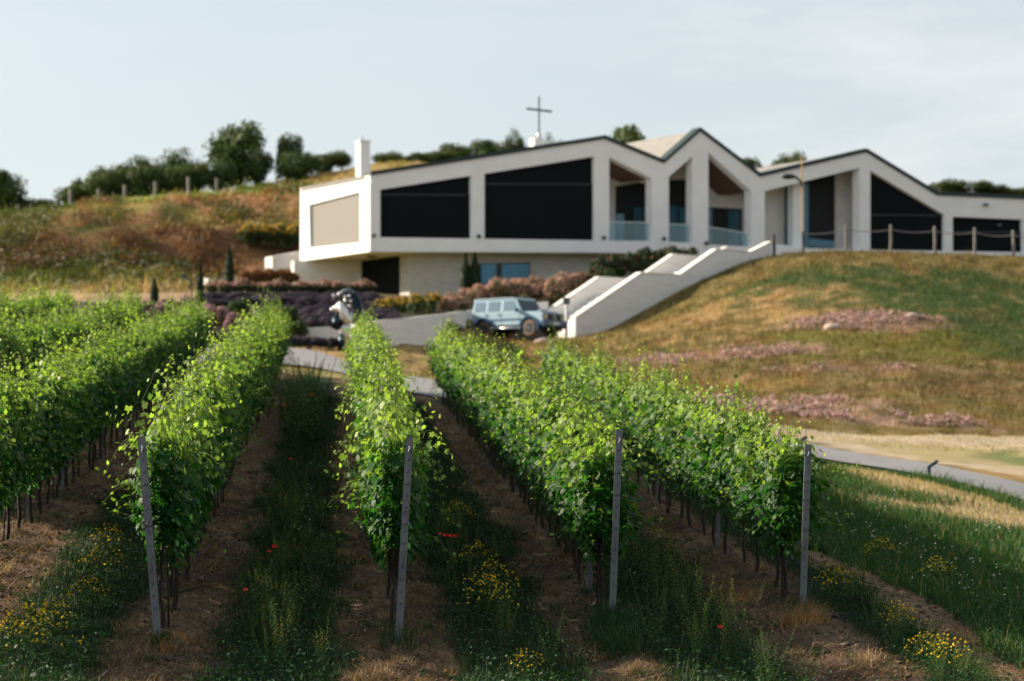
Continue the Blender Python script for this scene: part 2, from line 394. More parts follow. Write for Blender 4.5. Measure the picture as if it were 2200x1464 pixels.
# soil / green masks inside the vineyard
STRIPS = [(-2.05, 0.50), (0.08, 0.52), (1.95, 0.62), (-4.1, 0.55), (-6.4, 0.5), (-8.6, 0.5), (4.15, 0.35)]
def green_mask(X, Y):
    n = ncoord(X, Y) + (fbm(X * 1.3, Y * 0.7, 5, 3) - 0.5) * 0.5
    g = np.zeros_like(n)
    for c, w in STRIPS: g = np.maximum(g, 1 - sst(w - 0.12, w + 0.16, np.abs(n - c)))
    # narrow bare track to the right of the last row, meadow beyond
    track = 1 - sst(0.16, 0.40, np.abs(n - (4.72 + (Y - 21.6) * 0.0)))
    g = np.maximum(g, sst(4.3, 4.7, n)); g = g * (1 - track * (Y < 33))
    return np.clip(g, 0, 1)
def vineyard(X, Y): return (ncoord(X, Y) < 4.4) & (Y < 69 + 0.35 * (-X - 3)) & (Y > 5)

def blob(X, Y, px, py, Yc, rx, ry, ang=0.0, seed=3, amp=0.8, nsc=0.25):
    p = at(px, py, Yc); dx = X - p.x; dy = Y - p.y; c, s = math.cos(ang), math.sin(ang)
    u = (dx * c + dy * s) / rx; v = (-dx * s + dy * c) / ry
    r = np.hypot(u, v) + (fbm(X * nsc * 3, Y * nsc * 1.5, seed, 4, 0.6) - 0.5) * amp * 2
    return 1 - sst(0.75, 1.1, r)
def lerp(a, b, t): return a + (np.asarray(b)[None] - a) * t[:, None]
SOIL = (0.078, 0.050, 0.033); GREEN = (0.012, 0.026, 0.009); TAN = (0.33, 0.25, 0.15); DRY = (0.30, 0.19, 0.075)
def ground_color(X, Y):
    X = X.ravel(); Y = Y.ravel(); n = len(X)
    f1 = fbm(X * 0.35, Y * 0.2, 11, 5, 0.6); f2 = fbm(X * 1.2, Y * 0.5, 31, 4, 0.6); f3 = fbm(X * 0.11, Y * 0.08, 51, 4)
    c = np.tile(np.array(DRY), (n, 1))
    c = lerp(c, (0.10, 0.105, 0.025), sst(0.45, 0.62, f1)); c = lerp(c, (0.30, 0.13, 0.05), sst(0.56, 0.7, f2) * 0.6)
    # mound
    md = (X > 2) & (Y > 70) & (Y < 136)
    mm = md.astype(float)
    def lay(col, m): nonlocal c; c = lerp(c, col, np.clip(m, 0, 1))
    lay((0.115, 0.100, 0.034), mm * 0.8)
    lay((0.16, 0.115, 0.035), mm * sst(0.35, 0.6, f2) * 0.6)
    lay((0.036, 0.066, 0.016), blob(X, Y, 2020, 615, 115, 7.5, 7.5, 0, 5, 0.9) * 0.85)
    lay((0.036, 0.066, 0.016), blob(X, Y, 2180, 720, 105, 3.5, 7, 0, 6, 0.9) * 0.7)
    lay((0.38, 0.25, 0.12), blob(X, Y, 1620, 660, 112, 5.2, 6.5, 0.3, 7, 0.9) * 0.9)
    lay((0.30, 0.20, 0.09), blob(X, Y, 1500, 690, 110, 5, 6, 0.3, 8, 0.9) * 0.7)
    lay((0.12, 0.12, 0.018), blob(X, Y, 1850, 735, 101, 6.5, 5, 0, 9, 1.1) * 0.8)
    lay((0.34, 0.205, 0.17), blob(X, Y, 1850, 690, 106, 3.6, 2.2, 0.0, 10, 1.3, 0.5) * 0.8)
    lay((0.34, 0.21, 0.18), blob(X, Y, 1530, 765, 99, 4.2, 2.0, -0.2, 12, 1.2, 0.5) * 0.85)
    lay((0.36, 0.23, 0.20), blob(X, Y, 1640, 870, 83, 4.0, 2.2, -0.45, 13, 1.1, 0.5) * 0.9)
    lay((0.35, 0.22, 0.185), blob(X, Y, 1850, 900, 79, 4.5, 1.4, -0.35, 14, 1.2, 0.5) * 0.85)
    lay((0.32, 0.21, 0.17), blob(X, Y, 1850, 805, 92, 4.0, 1.2, 0, 15, 1.3, 0.5) * 0.6)
    lay((0.13, 0.085, 0.04), blob(X, Y, 2150, 850, 88, 6, 5, 0, 16, 1.1) * 0.7)
    lay((0.26, 0.15, 0.05), blob(X, Y, 1500, 830, 90, 5, 3, 0, 17, 1.1) * 0.5)
    lay((0.34, 0.22, 0.09), blob(X, Y, 880, 775, 90, 4, 10, 0, 18, 0.7) * 0.8)
    lay((0.17, 0.13, 0.04), blob(X, Y, 1250, 745, 110, 5, 4, 0, 19, 1.0) * 0.5)
    h1 = fbm(X * 2.2, Y * 0.9, 131, 4, 0.7); h2 = fbm(X * 0.9, Y * 0.45, 141, 4, 0.65)
    mq = (X > -5) & (Y > 70) & (Y < 136)
    lay((0.055, 0.055, 0.014), mq * sst(0.52, 0.68, h1) * 0.75); lay((0.30, 0.22, 0.11), mq * sst(0.55, 0.72, 1 - h1) * 0.5)
    lay((0.16, 0.085, 0.034), mq * sst(0.56, 0.70, h2) * 0.6); lay((0.085, 0.075, 0.02), mq * sst(0.56, 0.72, 1 - h2) * 0.7)
    lay((0.036, 0.070, 0.017), blob(X, Y, 2000, 615, 115, 8.5, 7.5, 0, 5, 0.9) * 0.7 * sst(0.3, 0.5, h1)); lay((0.036, 0.070, 0.017), blob(X, Y, 2180, 720, 105, 3.5, 8, 0, 6, 0.9) * 0.6)
    # beyond-the-path verge, pale
    vg = inpoly(X, Y, np.array([(30, 50), (12, 55), (8, 64), (2, 72), (8, 72.5), (16, 76), (40, 78)]))
    lay((0.43, 0.35, 0.25), vg * (0.75 + 0.25 * f2)); lay((0.30, 0.25, 0.11), vg * blob(X, Y, 2130, 985, 64, 3.2, 6, 0, 21, 0.8) * 0.8); lay((0.10, 0.14, 0.035), vg * blob(X, Y, 2200, 985, 64, 1.3, 4, 0, 22, 0.8) * 0.8)
    # gardens above the wall and around the house
    gd = inpoly(X, Y, np.array([(-16, 99), (-9, 100), (-5, 97), (-2, 108), (3, 128), (16, 133), (16, 136), (-8, 136), (-22, 136), (-22, 110)]))
    lay((0.042, 0.036, 0.034), gd * 0.9)
    lay((0.40, 0.28, 0.15), inpoly(X, Y, np.array([(-40, 116), (-14, 118), (-13, 128), (-16, 133), (-40, 131)])) * (0.4 + 0.6 * f2))
    # left hill: terraced banks
    hl = sst(128, 134, Y) * (X < 4)
    lay((0.17, 0.15, 0.04), hl * 0.85)
    b1 = hl * sst(140, 143, Y) * (1 - sst(157, 161, Y)); lay((0.12, 0.058, 0.027), b1 * sst(0.30, 0.46, f3 * 0.6 + f1 * 0.4) * 0.95)
    lay((0.36, 0.21, 0.09), hl * (1 - sst(1.2, 3.2, np.abs(Y - 163.5 - (f3 - 0.5) * 6))) * 0.8)
    b2 = hl * sst(167, 169, Y) * (1 - sst(180, 185, Y)); lay((0.28, 0.145, 0.07), b2 * sst(0.36, 0.5, f1) * 0.95)
    lay((0.07, 0.085, 0.02), b2 * sst(0.55, 0.7, f2) * 0.7)
    lay((0.19, 0.24, 0.05), hl * sst(183, 187, Y) * sst(0.25, 0.45, f3 + 0.1)); lay((0.40, 0.29, 0.12), hl * sst(186, 192, Y) * sst(0.45, 0.6, f1)); lay((0.27, 0.19, 0.075), hl * sst(186, 190, Y) * sst(-19, -15, X) * sst(0.35, 0.55, f2 + 0.1))
    lay((0.05, 0.075, 0.018), hl * (X < -24) * sst(0.45, 0.65, f3) * 0.8)
    # meadow below the path
    dl = dist_line(X, Y, LE); mw = (ncoord(X, Y) > 4.0) & (X > 0) & (Y < 62) & (dl < dist_line(X, Y, UE))
    lay(GREEN, mw * 1.0)
    lay((0.40, 0.30, 0.185), mw * sst(0.9, 1.3, dl + (f2 - 0.5)) * (1 - sst(3.0, 5.0, dl + (f1 - 0.5) * 3)))
    lay((0.06, 0.09, 0.02), mw * (1 - sst(0.8, 1.2, dl + (f2 - 0.5))))
    # vineyard floor
    vy = vineyard(X, Y); g = green_mask(X, Y)
    sc = np.tile(np.array(SOIL), (n, 1)); sc = lerp(sc, (0.165, 0.112, 0.074), sst(0.4, 0.7, f2)); sc = lerp(sc, GREEN, g)
    c = np.where(vy[:, None], sc, c)
    nr = (ncoord(X, Y) < 6.0) & (Y < 33) & ~vy
    c = np.where(nr[:, None], lerp(np.tile(np.array((0.22, 0.15, 0.095)), (n, 1)), GREEN, g), c)
    hd = (Y >= 66) & (Y < 76) & (X < 4) & ~vy
    c = np.where(hd[:, None], lerp(c, (0.22, 0.20, 0.075), np.full(n, 0.7)), c)
    return c

def axis(segs):
    o = []
    for a, b, s in segs: o += list(np.arange(a, b, s))
    return np.array(sorted(set(np.round(o, 3))))
GX = axis([(-1500, -300, 300), (-300, -80, 40), (-80, -44, 4), (-44, -10, 0.7), (-10, 8, 0.09), (8, 34, 0.5), (34, 80, 3), (80, 300, 40), (300, 1501, 300)])
GY = axis([(-600, -60, 90), (-60, 0, 15), (0, 17, 1.5), (17, 36, 0.09), (36, 60, 0.3), (60, 200, 0.6), (200, 260, 4), (260, 500, 30), (500, 2501, 400)])
def micro(X, Y):
    near = (1 - sst(40, 60, Y)) * sst(-14, -10, X) * (1 - sst(8, 12, X))
    s = 1 - green_mask(X, Y) * 0.6
    m = (fbm(X * 3.2, Y * 3.2, 71, 4, 0.6) - 0.5) * 0.13 * s + (fbm(X * 12, Y * 12, 81, 2) - 0.5) * 0.05 * s
    n = ncoord(X, Y); rut = 0
    for r in ROWS.values(): rut = rut + 0.07 * np.exp(-((n - r) / 0.30) ** 2)
    far = sst(60, 75, Y)
    fy = (Y - 140 + (vnoise(X * 0.06, Y * 0.03, 5) - 0.5) * 7) / 22.0; fr_ = fy - np.floor(fy)
    terr = 3.1 * (sst(0.33, 0.67, fr_) - fr_) * sst(134, 141, Y) * (1 - sst(172, 180, Y)) * (1 - sst(-20, -15, X) * (1 - sst(156, 162, Y))) * (1 - sst(-4, 3, X))
    pits = (fbm(X * 0.35, Y * 0.25, 99, 4, 0.6) - 0.5) * 1.5 * sst(138, 146, Y) * (1 - sst(174, 182, Y)) * (1 - sst(-20, -15, X) * (1 - sst(156, 162, Y))) * (1 - sst(-4, 3, X))
    off = inpoly(X.ravel(), Y.ravel(), POLY).reshape(X.shape)
    return terr + pits + near * (m + rut) + far * (1 - off) * ((fbm(X * 0.5, Y * 0.5, 91, 3) - 0.5) * 0.35) * (1 - ((Y > 108) & (Y < 150) & (X > -20) & (X < 40)) * 0.8)
def H(x, y):
    X = np.atleast_1d(np.asarray(x, float)); Y = np.atleast_1d(np.asarray(y, float))
    r = Hs(X, Y) + micro(X, Y)
    return r if np.ndim(x) else float(r[0])
gx, gy = np.meshgrid(GX, GY)
gz = Hs(gx, gy) + micro(gx, gy)
nx, ny = len(GX), len(GY)
idx = np.arange(nx * ny).reshape(ny, nx)
F = np.stack([idx[:-1, :-1], idx[:-1, 1:], idx[1:, 1:], idx[1:, :-1]], -1).reshape(-1, 4)
ground = mk('ground', np.stack([gx.ravel(), gy.ravel(), gz.ravel()], -1), F, M['ground'], col=ground_color(gx, gy), smooth=True)
tag(ground, 'sloping vineyard and garden ground of soil and dry grass', kind='structure')

# paved path
nseg = len(LE); wid = 9; V = []
for i in range(nseg):
    for j in range(wid):
        t = j / (wid - 1); V.append(LE[i] * (1 - t) + UE[i] * t)
V = np.array(V); z = Hs(V[:, 0], V[:, 1]) + 0.05
idx = np.arange(nseg * wid).reshape(nseg, wid)
F = np.stack([idx[:-1, :-1], idx[:-1, 1:], idx[1:, 1:], idx[1:, :-1]], -1).reshape(-1, 4)
tag(mk('path', np.c_[V, z], F, M['asphalt'], smooth=True), 'grey paved path curving behind the vine rows', kind='structure')
def strip_sheet(name, pts, w, m, dz=0.04, label=None):
    P = catmull([Vector((a, b, 0)) for a, b in pts], 8); V = []
    for i, p in enumerate(P):
        t = (P[min(i + 1, len(P) - 1)] - P[max(i - 1, 0)]).normalized(); nn = Vector((-t.y, t.x, 0))
        for j in range(7): V.append((p + nn * w * (j / 6 - 0.5))[:2])
    V = np.array(V); z = H(V[:, 0], V[:, 1]) + dz; idx = np.arange(len(V)).reshape(-1, 7)
    F = np.stack([idx[:-1, :-1], idx[:-1, 1:], idx[1:, 1:], idx[1:, :-1]], -1).reshape(-1, 4)
    return tag(mk(name, np.c_[V, z], F, m, smooth=True), label, kind='structure')
strip_sheet('driveway', [(-60, 116), (-35, 114), (-24, 113), (-18.5, 114)], 3.0, M['asphalt'], 0.1, 'pale driveway climbing to the house at left')

# ------------------------------------------------------------------ leaf clouds
GL = [(0, 1.0), (24, .70), (48, .95), (78, .60), (112, .80), (150, .62), (180, .18), (210, .62), (248, .80), (282, .60), (312, .95), (336, .70)]
GLX = np.array([[0, 0, 0]] + [[r * math.sin(R(a)), r * math.cos(R(a)), 0] for a, r in GL])
GLX[:, 2] = 0.16 * np.abs(GLX[:, 0]) - 0.22 * (GLX[:, 0] ** 2 + GLX[:, 1] ** 2)
GLF = np.array([[0, 1 + (i + 1) % 12, 1 + i] for i in range(12)])
DX = np.array([[0, -1, 0], [0.62, -0.1, 0.08], [0, 1, -0.05], [-0.62, -0.1, 0.08]]); DF = np.array([[0, 1, 2], [0, 2, 3]])
def unit(a): return a / (np.linalg.norm(a, axis=-1, keepdims=True) + 1e-9)
def leaves(P, Nn, T, s, colr, shape=(GLX, GLF)):
    sx, sf = shape; Nn = unit(Nn); T = unit(T - Nn * (T * Nn).sum(-1, keepdims=True)); U = np.cross(T, Nn)
    k = len(sx); n = len(P)
    curl = rng.uniform(0.4, 1.9, (n, 1, 1))
    L = np.broadcast_to(sx[None], (n, k, 3)).copy(); L[:, :, 2:] *= curl
    V = P[:, None] + s[:, None, None] * (L[..., :1] * U[:, None] + L[..., 1:2] * T[:, None] + L[..., 2:] * Nn[:, None])
    Fc = (sf[None] + (np.arange(n) * k)[:, None, None]).reshape(-1, 3)
    return V.reshape(-1, 3), Fc, np.repeat(colr, k, 0)
def merge(parts):
    V = []; F = []; Cc = []; b = 0
    for v, f, c in parts: V.append(v); F.append(f + b); Cc.append(c); b += len(v)
    return np.concatenate(V), np.concatenate(F), np.concatenate(Cc)
def stemtube(P, r0, r1, colr):
    P = np.asarray(P); n = len(P); k = 4; rr = np.linspace(r0, r1, n); V = []
    for i in range(n):
        t = P[min(i + 1, n - 1)] - P[max(i - 1, 0)]; t = t / (np.linalg.norm(t) + 1e-9)
        a = np.cross(t, (0.3, 0.9, 0.2)); a /= np.linalg.norm(a) + 1e-9; b = np.cross(t, a)
        for j in range(k): V.append(P[i] + rr[i] * (a * math.cos(j * math.pi / 2) + b * math.sin(j * math.pi / 2)))
    F = []
    for i in range(n - 1):
        for j in range(k):
            a0 = i * k + j; a1 = i * k + (j + 1) % k; F += [(a0, a1, a1 + k), (a0, a1 + k, a0 + k)]
    return np.array(V), np.array(F), np.tile(np.array(colr), (len(V), 1))

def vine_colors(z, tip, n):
    # mature leaves deep green, young leaves (shoot tips, top of the plant) yellow-green; colour by height also paints sunlit tops and shaded bases
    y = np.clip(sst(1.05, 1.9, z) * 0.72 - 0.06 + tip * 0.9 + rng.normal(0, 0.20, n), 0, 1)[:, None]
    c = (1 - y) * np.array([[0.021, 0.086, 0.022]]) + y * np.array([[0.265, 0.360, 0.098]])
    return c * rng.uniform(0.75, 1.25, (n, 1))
def make_vine_foliage(seed, end=False):
    global rng
    keep = rng; rng = np.random.default_rng(seed)
    parts = []; PP = []; NN = []; TT = []; SS = []; TIP = []
    # canes rising through the wires, bunched into plumes
    yc = [rng.uniform(-0.45, -0.1), rng.uniform(0.1, 0.45)]
    for i in range(20):
        y0 = rng.uniform(-0.55, 0.55) if i % 2 else yc[(i // 2) % 2] + rng.normal(0, 0.07); side = rng.choice([-1, 1]); x0 = rng.normal(0, 0.05); z0 = rng.uniform(0.72, 0.95)
        h = rng.uniform(1.45, 1.72) + 0.50 * max(math.exp(-((y0 - q) / 0.13) ** 2) for q in yc) * rng.uniform(0.6, 1.25) + (0.22 if i < 2 else 0); lx = side * rng.uniform(0.0, 0.30) * (0.3 if i < 6 else 1); ly = rng.normal(0, 0.16)
        m = 9; t = np.linspace(0, 1, m)
        P = np.c_[x0 + lx * np.sin(t * 2.6) + rng.normal(0, 0.015, m), y0 + ly * t, z0 + (h - z0) * t]
        parts.append(stemtube(P[3:], 0.0045, 0.002, (0.13, 0.17, 0.045)))
        nl = int((h - z0) / 0.052)
        for j in range(nl):
            tt = (j + rng.uniform(0, 0.8)) / nl; p = np.array([np.interp(tt, t, P[:, k]) for k in range(3)])
            ang = rng.uniform(0, 2 * math.pi); o = np.array([math.cos(ang), math.sin(ang) * 0.8, rng.uniform(-0.2, 0.3)])
            o[0] += np.sign(p[0] + 1e-3) * 0.35
            sz = rng.uniform(0.036, 0.060) * (1 - 0.62 * sst(0.70, 1.0, tt)); ln = 0.09 * (1 - 0.6 * sst(0.8, 1, tt))
            PP.append(p + unit(o) * ln * rng.uniform(0.6, 1.5)); NN.append(unit(o) * 0.7 + np.array([0, 0, 0.55]) + rng.normal(0, 0.35, 3))
            TT.append(unit(o) * 0.5 + np.array([0, 0, -0.7]) + rng.normal(0, 0.25, 3)); SS.append(sz); TIP.append(float(sst(0.84, 1.0, tt)))
    # hanging lateral shoots
    for i in range(9 if end else 5):
        side = rng.choice([-1, 1]); y0 = rng.uniform(-0.5, 0.5); z0 = rng.uniform(0.8, 1.7); L = rng.uniform(0.25, 0.55 if end else 0.42); m = 7; t = np.linspace(0, 1, m)
        dz = rng.uniform(-0.35, 0.30)
        P = np.c_[side * (0.22 + L * t), y0 + rng.normal(0, 0.2) * t, z0 + dz * t ** 1.5 + 0.08 * np.sin(t * 3)]
        parts.append(stemtube(P, 0.004, 0.0015, (0.15, 0.19, 0.05)))
        for j in range(10):
            tt = (j + 0.5) / 10; p = np.array([np.interp(tt, t, P[:, k]) for k in range(3)])
            o = rng.normal(0, 1, 3); PP.append(p + unit(o) * 0.04); NN.append(np.array([side * 0.5, 0, 0.6]) + rng.normal(0, 0.5, 3))
            TT.append(np.array([side * 0.5, 0, -0.5]) + rng.normal(0, 0.4, 3)); SS.append(rng.uniform(0.04, 0.06) * (1 - 0.6 * tt)); TIP.append(tt * 0.7)
    # body of the hedge
    nb = 640; z = rng.uniform(0.58, 1.70, nb) ; z = z + (rng.random(nb) < 0.12) * rng.uniform(-0.15, 0.0, nb)
    wz = np.interp(z, [0.5, 0.7, 0.95, 1.3, 1.6, 1.8], [0.12, 0.19, 0.26, 0.25, 0.17, 0.08])
    yb = rng.uniform(-0.58, 0.58, nb); lump = 0.25 + 1.5 * fbm(yb * 3 + seed * 7.3, z * 3, seed, 3)
    x = np.sign(rng.normal(size=nb)) * wz * lump * rng.uniform(0.25, 1.0, nb) ** 0.5
    for i in range(nb):
        PP.append([x[i], yb[i], z[i]]); NN.append([np.sign(x[i]) * 0.8, rng.normal(0, 0.45), 0.5 + rng.normal(0, 0.4)])
        TT.append([np.sign(x[i]) * 0.3 + rng.normal(0, 0.3), rng.normal(0, 0.4), -0.8]); SS.append(rng.uniform(0.036, 0.064)); TIP.append(0.0)
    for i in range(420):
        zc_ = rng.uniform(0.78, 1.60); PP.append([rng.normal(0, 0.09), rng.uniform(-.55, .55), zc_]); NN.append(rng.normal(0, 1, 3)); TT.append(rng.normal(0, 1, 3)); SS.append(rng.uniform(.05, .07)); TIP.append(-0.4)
    PP = np.array(PP); SS = np.array(SS); n = len(PP)
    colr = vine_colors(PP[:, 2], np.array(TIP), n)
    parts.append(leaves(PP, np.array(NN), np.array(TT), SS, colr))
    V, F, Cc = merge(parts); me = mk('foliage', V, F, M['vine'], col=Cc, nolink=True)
    rng = keep; return me
def make_trunk(seed):
    r = random.Random(seed); b = MB()
    x, y = 0, 0; pts = []; rad = []
    for i in range(8):
        t = i / 7; pts.append((x, y, -0.08 + t * 0.88)); rad.append(0.025 - 0.009 * t + r.uniform(-0.003, 0.004)); x += r.gauss(0, 0.016); y += r.gauss(0, 0.016)
    b.tube(pts, rad, 7)
    e = Vector(pts[-1])
    for s in (-1, 1): b.tube([e - Vector((0, 0, 0.05)), e + Vector((0, s * 0.15, 0.04)), e + Vector((r.gauss(0, .01), s * 0.5, 0.0))], [0.014, 0.011, 0.007], 5)
    if r.random() < 0.25: b.tube([(0.05, 0.03, -0.08), (0.04, 0.02, 0.45), (0.0, 0.03, 0.8)], [0.011, 0.010, 0.008], 5)
    return b.mesh('trunk', M['bark'], smooth=True)
FOL = [make_vine_foliage(100 + i) for i in range(12)]; FOLE = [make_vine_foliage(300 + i, True) for i in range(4)]
TRK = [make_trunk(i) for i in range(8)]

ordn = ['first', 'second', 'third', 'fourth', 'fifth', 'sixth', 'seventh', 'eighth', 'ninth', 'tenth', 'eleventh', 'twelfth', 'thirteenth', 'fourteenth', 'fifteenth', 'sixteenth']
rowname = {'A': 'the left-leaning end post', 'B': 'the right-leaning end post', 'C': 'the tallest-looking end post beside the poppy-free gap', 'D': 'the end post beside the open meadow'}
rowname = {'A': 'the leftmost end post', 'B': 'the second end post from the left', 'C': 'the third end post from the left', 'D': 'the end post beside the meadow',
           'Z': None, 'Y': None, 'X': None}
rowdesc = {'Z': 'row left of the leftmost end post', 'Y': 'second row left of the leftmost end post', 'X': 'farthest left row'}
ROWSPEC = [('A', 22.25, 66.5, 1.02), ('B', 22.8, 65.5, 1.02), ('C', 24.75, 61.5, 1.02), ('D', 25.95, 55.0, 1.02), ('Z', 20.2, 69.0, 1.04), ('Y', 31.0, 73.5, 1.06), ('X', 53.0, 74.5, 1.08)]
def ROWD(r): return -0.0685 if r == 'B' else ROW_DX
k = 0; rowth = math.atan(0.075)
for r, y0, y1, sp in ROWSPEC:
    i = 0; Y = y0 + 0.35
    while Y < y1:
        X = ROWS[r] + ROWD(r) * (Y - 21.6) + random.gauss(0, 0.025)
        flip = random.choice([0, math.pi]); zz = float(Hs(X, Y)[0]) + 0.03
        e = empty('grapevine', (X, Y, zz), rowth + flip + random.gauss(0, 0.04), 1.0)
        e.scale = (random.uniform(0.92, 1.12), 1, random.uniform(0.92, 1.09) * {'A': 1.09 + .0012 * (Y - 22), 'B': 1.05, 'C': 1.02, 'D': 1.03, 'Z': 1.0 + .0030 * (Y - 22), 'Y': 1.13, 'X': 1.18}[r] * ((0.99 - 0.004 * (Y - 25)) if r == 'D' else (0.99 - 0.0022 * (Y - 25))))
        me = FOLE[k % 4] if i == 0 else FOL[random.randrange(12)]
        link('foliage', me, e); link('trunk', TRK[random.randrange(8)], e)
        nm = rowname.get(r); left = int((y1 - Y) / sp)
        where = f'row behind {nm}' if nm else rowdesc[r]; g = f'grapevines in the {where}'
        if nm and i < 16: lb = f'leafy grapevine, {ordn[i]} back from {nm}' if i else f'leafy grapevine standing right behind {nm}'
        elif not nm and i < 16: lb = f'{ordn[i]} grapevine from the left photo edge, {where}'
        elif left < 12: lb = f'{ordn[left]} grapevine from the far end, {where}'
        elif nm: lb = f'grapevine midway along the {where}'; g = f'midway grapevines, {where}'
        else: lb = f'grapevine in the nearer part of the {where}'; g = f'nearer grapevines, {where}'
        tag(e, lb, 'grapevine', g); k += 1; i += 1
        Y += sp * random.uniform(0.96, 1.04)

# ------------------------------------------------------------------ trellis posts
def make_post(H0=1.93, w=0.068, end=True):
    b = MB(); d = 0.042; t = 0.004
    # U profile rolled from sheet: web to the front, two flanges, small lips
    prof = [(-w / 2, 0), (w / 2, 0), (w / 2, d), (w / 2 - 0.012, d), (w / 2 - 0.012, d - t), (w / 2 - t, d - t), (w / 2 - t, t), (-w / 2 + t, t), (-w / 2 + t, d - t), (-w / 2 + 0.012, d - t), (-w / 2 + 0.012, d), (-w / 2, d)]
    b.prism([(x, y, -0.35) for x, y in prof], (0, 0, H0 + 0.35))
    return b.mesh('profile', M['steel'])
def joined(a, b, name='profile'):
    bm = bmesh.new(); bm.from_mesh(a); k = len(bm.faces); bm.from_mesh(b); bm.faces.ensure_lookup_table()
    for f in bm.faces[k:]: f.material_index = 1
    me = bpy.data.meshes.new(name); bm.to_mesh(me); bm.free(); me.materials.append(a.materials[0]); me.materials.append(b.materials[0]); return me
def make_hooks(H0, n, x=0.0, side=False):
    b = MB(); z = H0 - 0.20
    for i in range(n):
        # raised rim and dark slot of each punched wire hook
        b.tube([(x - 0.008, -0.004, z), (x - 0.009, -0.010, z - 0.016), (x + 0.0, -0.012, z - 0.024), (x + 0.009, -0.010, z - 0.016), (x + 0.008, -0.004, z - 0.002)], 0.0026, 5)
        z -= 0.113
    for i in range(n * 2):
        b.box((0.031, 0.012, H0 - 0.2 - i * 0.06), (0.006, 0.012, 0.014)); b.box((-0.031, 0.012, H0 - 0.2 - i * 0.06), (0.006, 0.012, 0.014))
    return b.mesh('wire_hooks', M['steel_dark'])
def ring_wire(b, z, tilt=0.0, w=0.037, d=0.05):
    b.tube([(-w, -0.006, z), (w, -0.006, z + tilt), (w, d, z + tilt), (-w, d, z), (-w, -0.006, z)], 0.0028, 5)
END = [('A', at(340, 1393, 21.6), at(303, 938, 21.75), 'tall grey steel end post leaning left, leftmost of the four in front'),
       ('B', at(856, 1380, 22.2), at(880, 940, 22.3), 'tall grey steel end post leaning right in front of the second vine row'),
       ('C', at(1315, 1332, 24.1), at(1331, 923, 24.2), 'grey steel end post with shiny top hook, third from the left'),
       ('D', at(1725, 1306, 25.3), at(1737, 955, 25.4), 'grey steel end post beside the green meadow, rightmost in front')]
PM = joined(make_post(), make_hooks(1.93, 13))
for r, base, top, lb in END:
    d = (top - base); hgt = d.length
    e = empty('trellis_end_post', base); e.rotation_mode = 'QUATERNION'
    e.rotation_quaternion = d.to_track_quat('Z', 'Y') if False else Vector((0, 0, 1)).rotation_difference(d.normalized())
    e.scale = (1, 1, hgt / 1.93)
    tag(e, lb, 'post', 'steel end posts at the front of the vine rows')
    link('profile', PM, e)
    b = MB(); ring_wire(b, 1.80); ring_wire(b, 1.48, 0.004)
    if r in 'AB': ring_wire(b, 1.10 if r == 'A' else 1.22, 0.01); ring_wire(b, 1.12, -0.02)
    if r in 'CD': ring_wire(b, 1.26, 0.0); ring_wire(b, 0.9, 0.01)
    # twisted tail ends of the binding wire
    b.tube([(0.0, -0.008, 1.22), (0.02, -0.02, 1.18), (-0.01, -0.02, 1.12), (-0.03, -0.012, 1.10), (0.01, -0.012, 1.05)], 0.0024, 5)
    b.tube([(0.0, -0.01, 0.86), (0.012, -0.02, 0.84), (0.0, -0.02, 0.78), (0.008, -0.014, 0.70)], 0.003, 5)
    b.build('binding_wire', M['steel_dark'], e)
    b = MB(); b.tube([(0, -0.008, 1.845), (0.004, -0.014, 1.82), (-0.004, -0.012, 1.79)], 0.006, 6); b.build('top_hook', M['chrome'], e)
    x = -0.09 if r == 'A' else 0.07
    b = MB(); b.tube([(x * 0.4, 0, 1.14), (x, 0.02, 0.8), (x * 1.15, 0.02, 0.3), (x * 1.2, 0.0, -0.02)] if r in 'AD' else [(0.03, 0.05, 1.48), (0.06, 0.3, 1.5), (0.0, 1.2, 1.5)], 0.0028, 5)
    b.build('hanging_wire', M['steel_dark'], e)
# inner posts of each row
PMI = joined(make_post(1.85, 0.05), make_hooks(1.85, 12))
pc = 0
for r, ys in [('A', (27.5, 33.5, 39.5, 45.5, 51.5, 57.5, 63.5)), ('B', (28.5, 34.5, 40.5, 46.5, 52.5, 58.5)), ('C', (26.4, 31.2, 37.5, 43.5, 49.5, 55.5)), ('D', (31.2, 36.8, 42.5, 48.5, 54.5)),
              ('Z', (30.0, 33.8, 39.5, 45.5, 51.5, 57.5, 63.5, 67.2)), ('Y', (44, 50, 56, 62, 68)), ('X', (56, 62, 68))]:
    for j, Y in enumerate(ys):
        X = ROWS[r] + ROWD(r) * (Y - 21.6); e = empty('trellis_post', (X, Y, float(Hs(X, Y)[0])), rowth + random.gauss(0, 0.05), 1.0)
        e.rotation_euler = (random.gauss(0, 0.012), random.gauss(0, 0.015), rowth)
        if (r, Y) == ('C', 26.4): e.scale = (1.3, 1.3, 0.86)
        link('profile', PMI, e)
        nm = rowname.get(r)
        where = f'row behind {nm}' if nm else rowdesc[r]
        tag(e, f'slim steel trellis post, {ordn[j]} in the {where}', 'post', 'steel trellis posts standing within the vine rows')
for r, y0, y1, sp in ROWSPEC:
    for h, nmz in ((0.78, 'fruiting'),):
        b = MB(); pts = []
        for Y in np.arange(y0, y1, 2.0):
            X = ROWS[r] + ROWD(r) * (Y - 21.6); pts.append((X, Y, float(Hs(X, Y)[0]) + h))
        b.tube(pts, 0.0016, 4)
        nm = rowname.get(r); where = f'row behind {nm}' if nm else rowdesc[r]
        tag(b.build('trellis_wire', M['steel_dark']), f'thin wire carrying the vines of the {where}', 'wire', 'trellis wires')

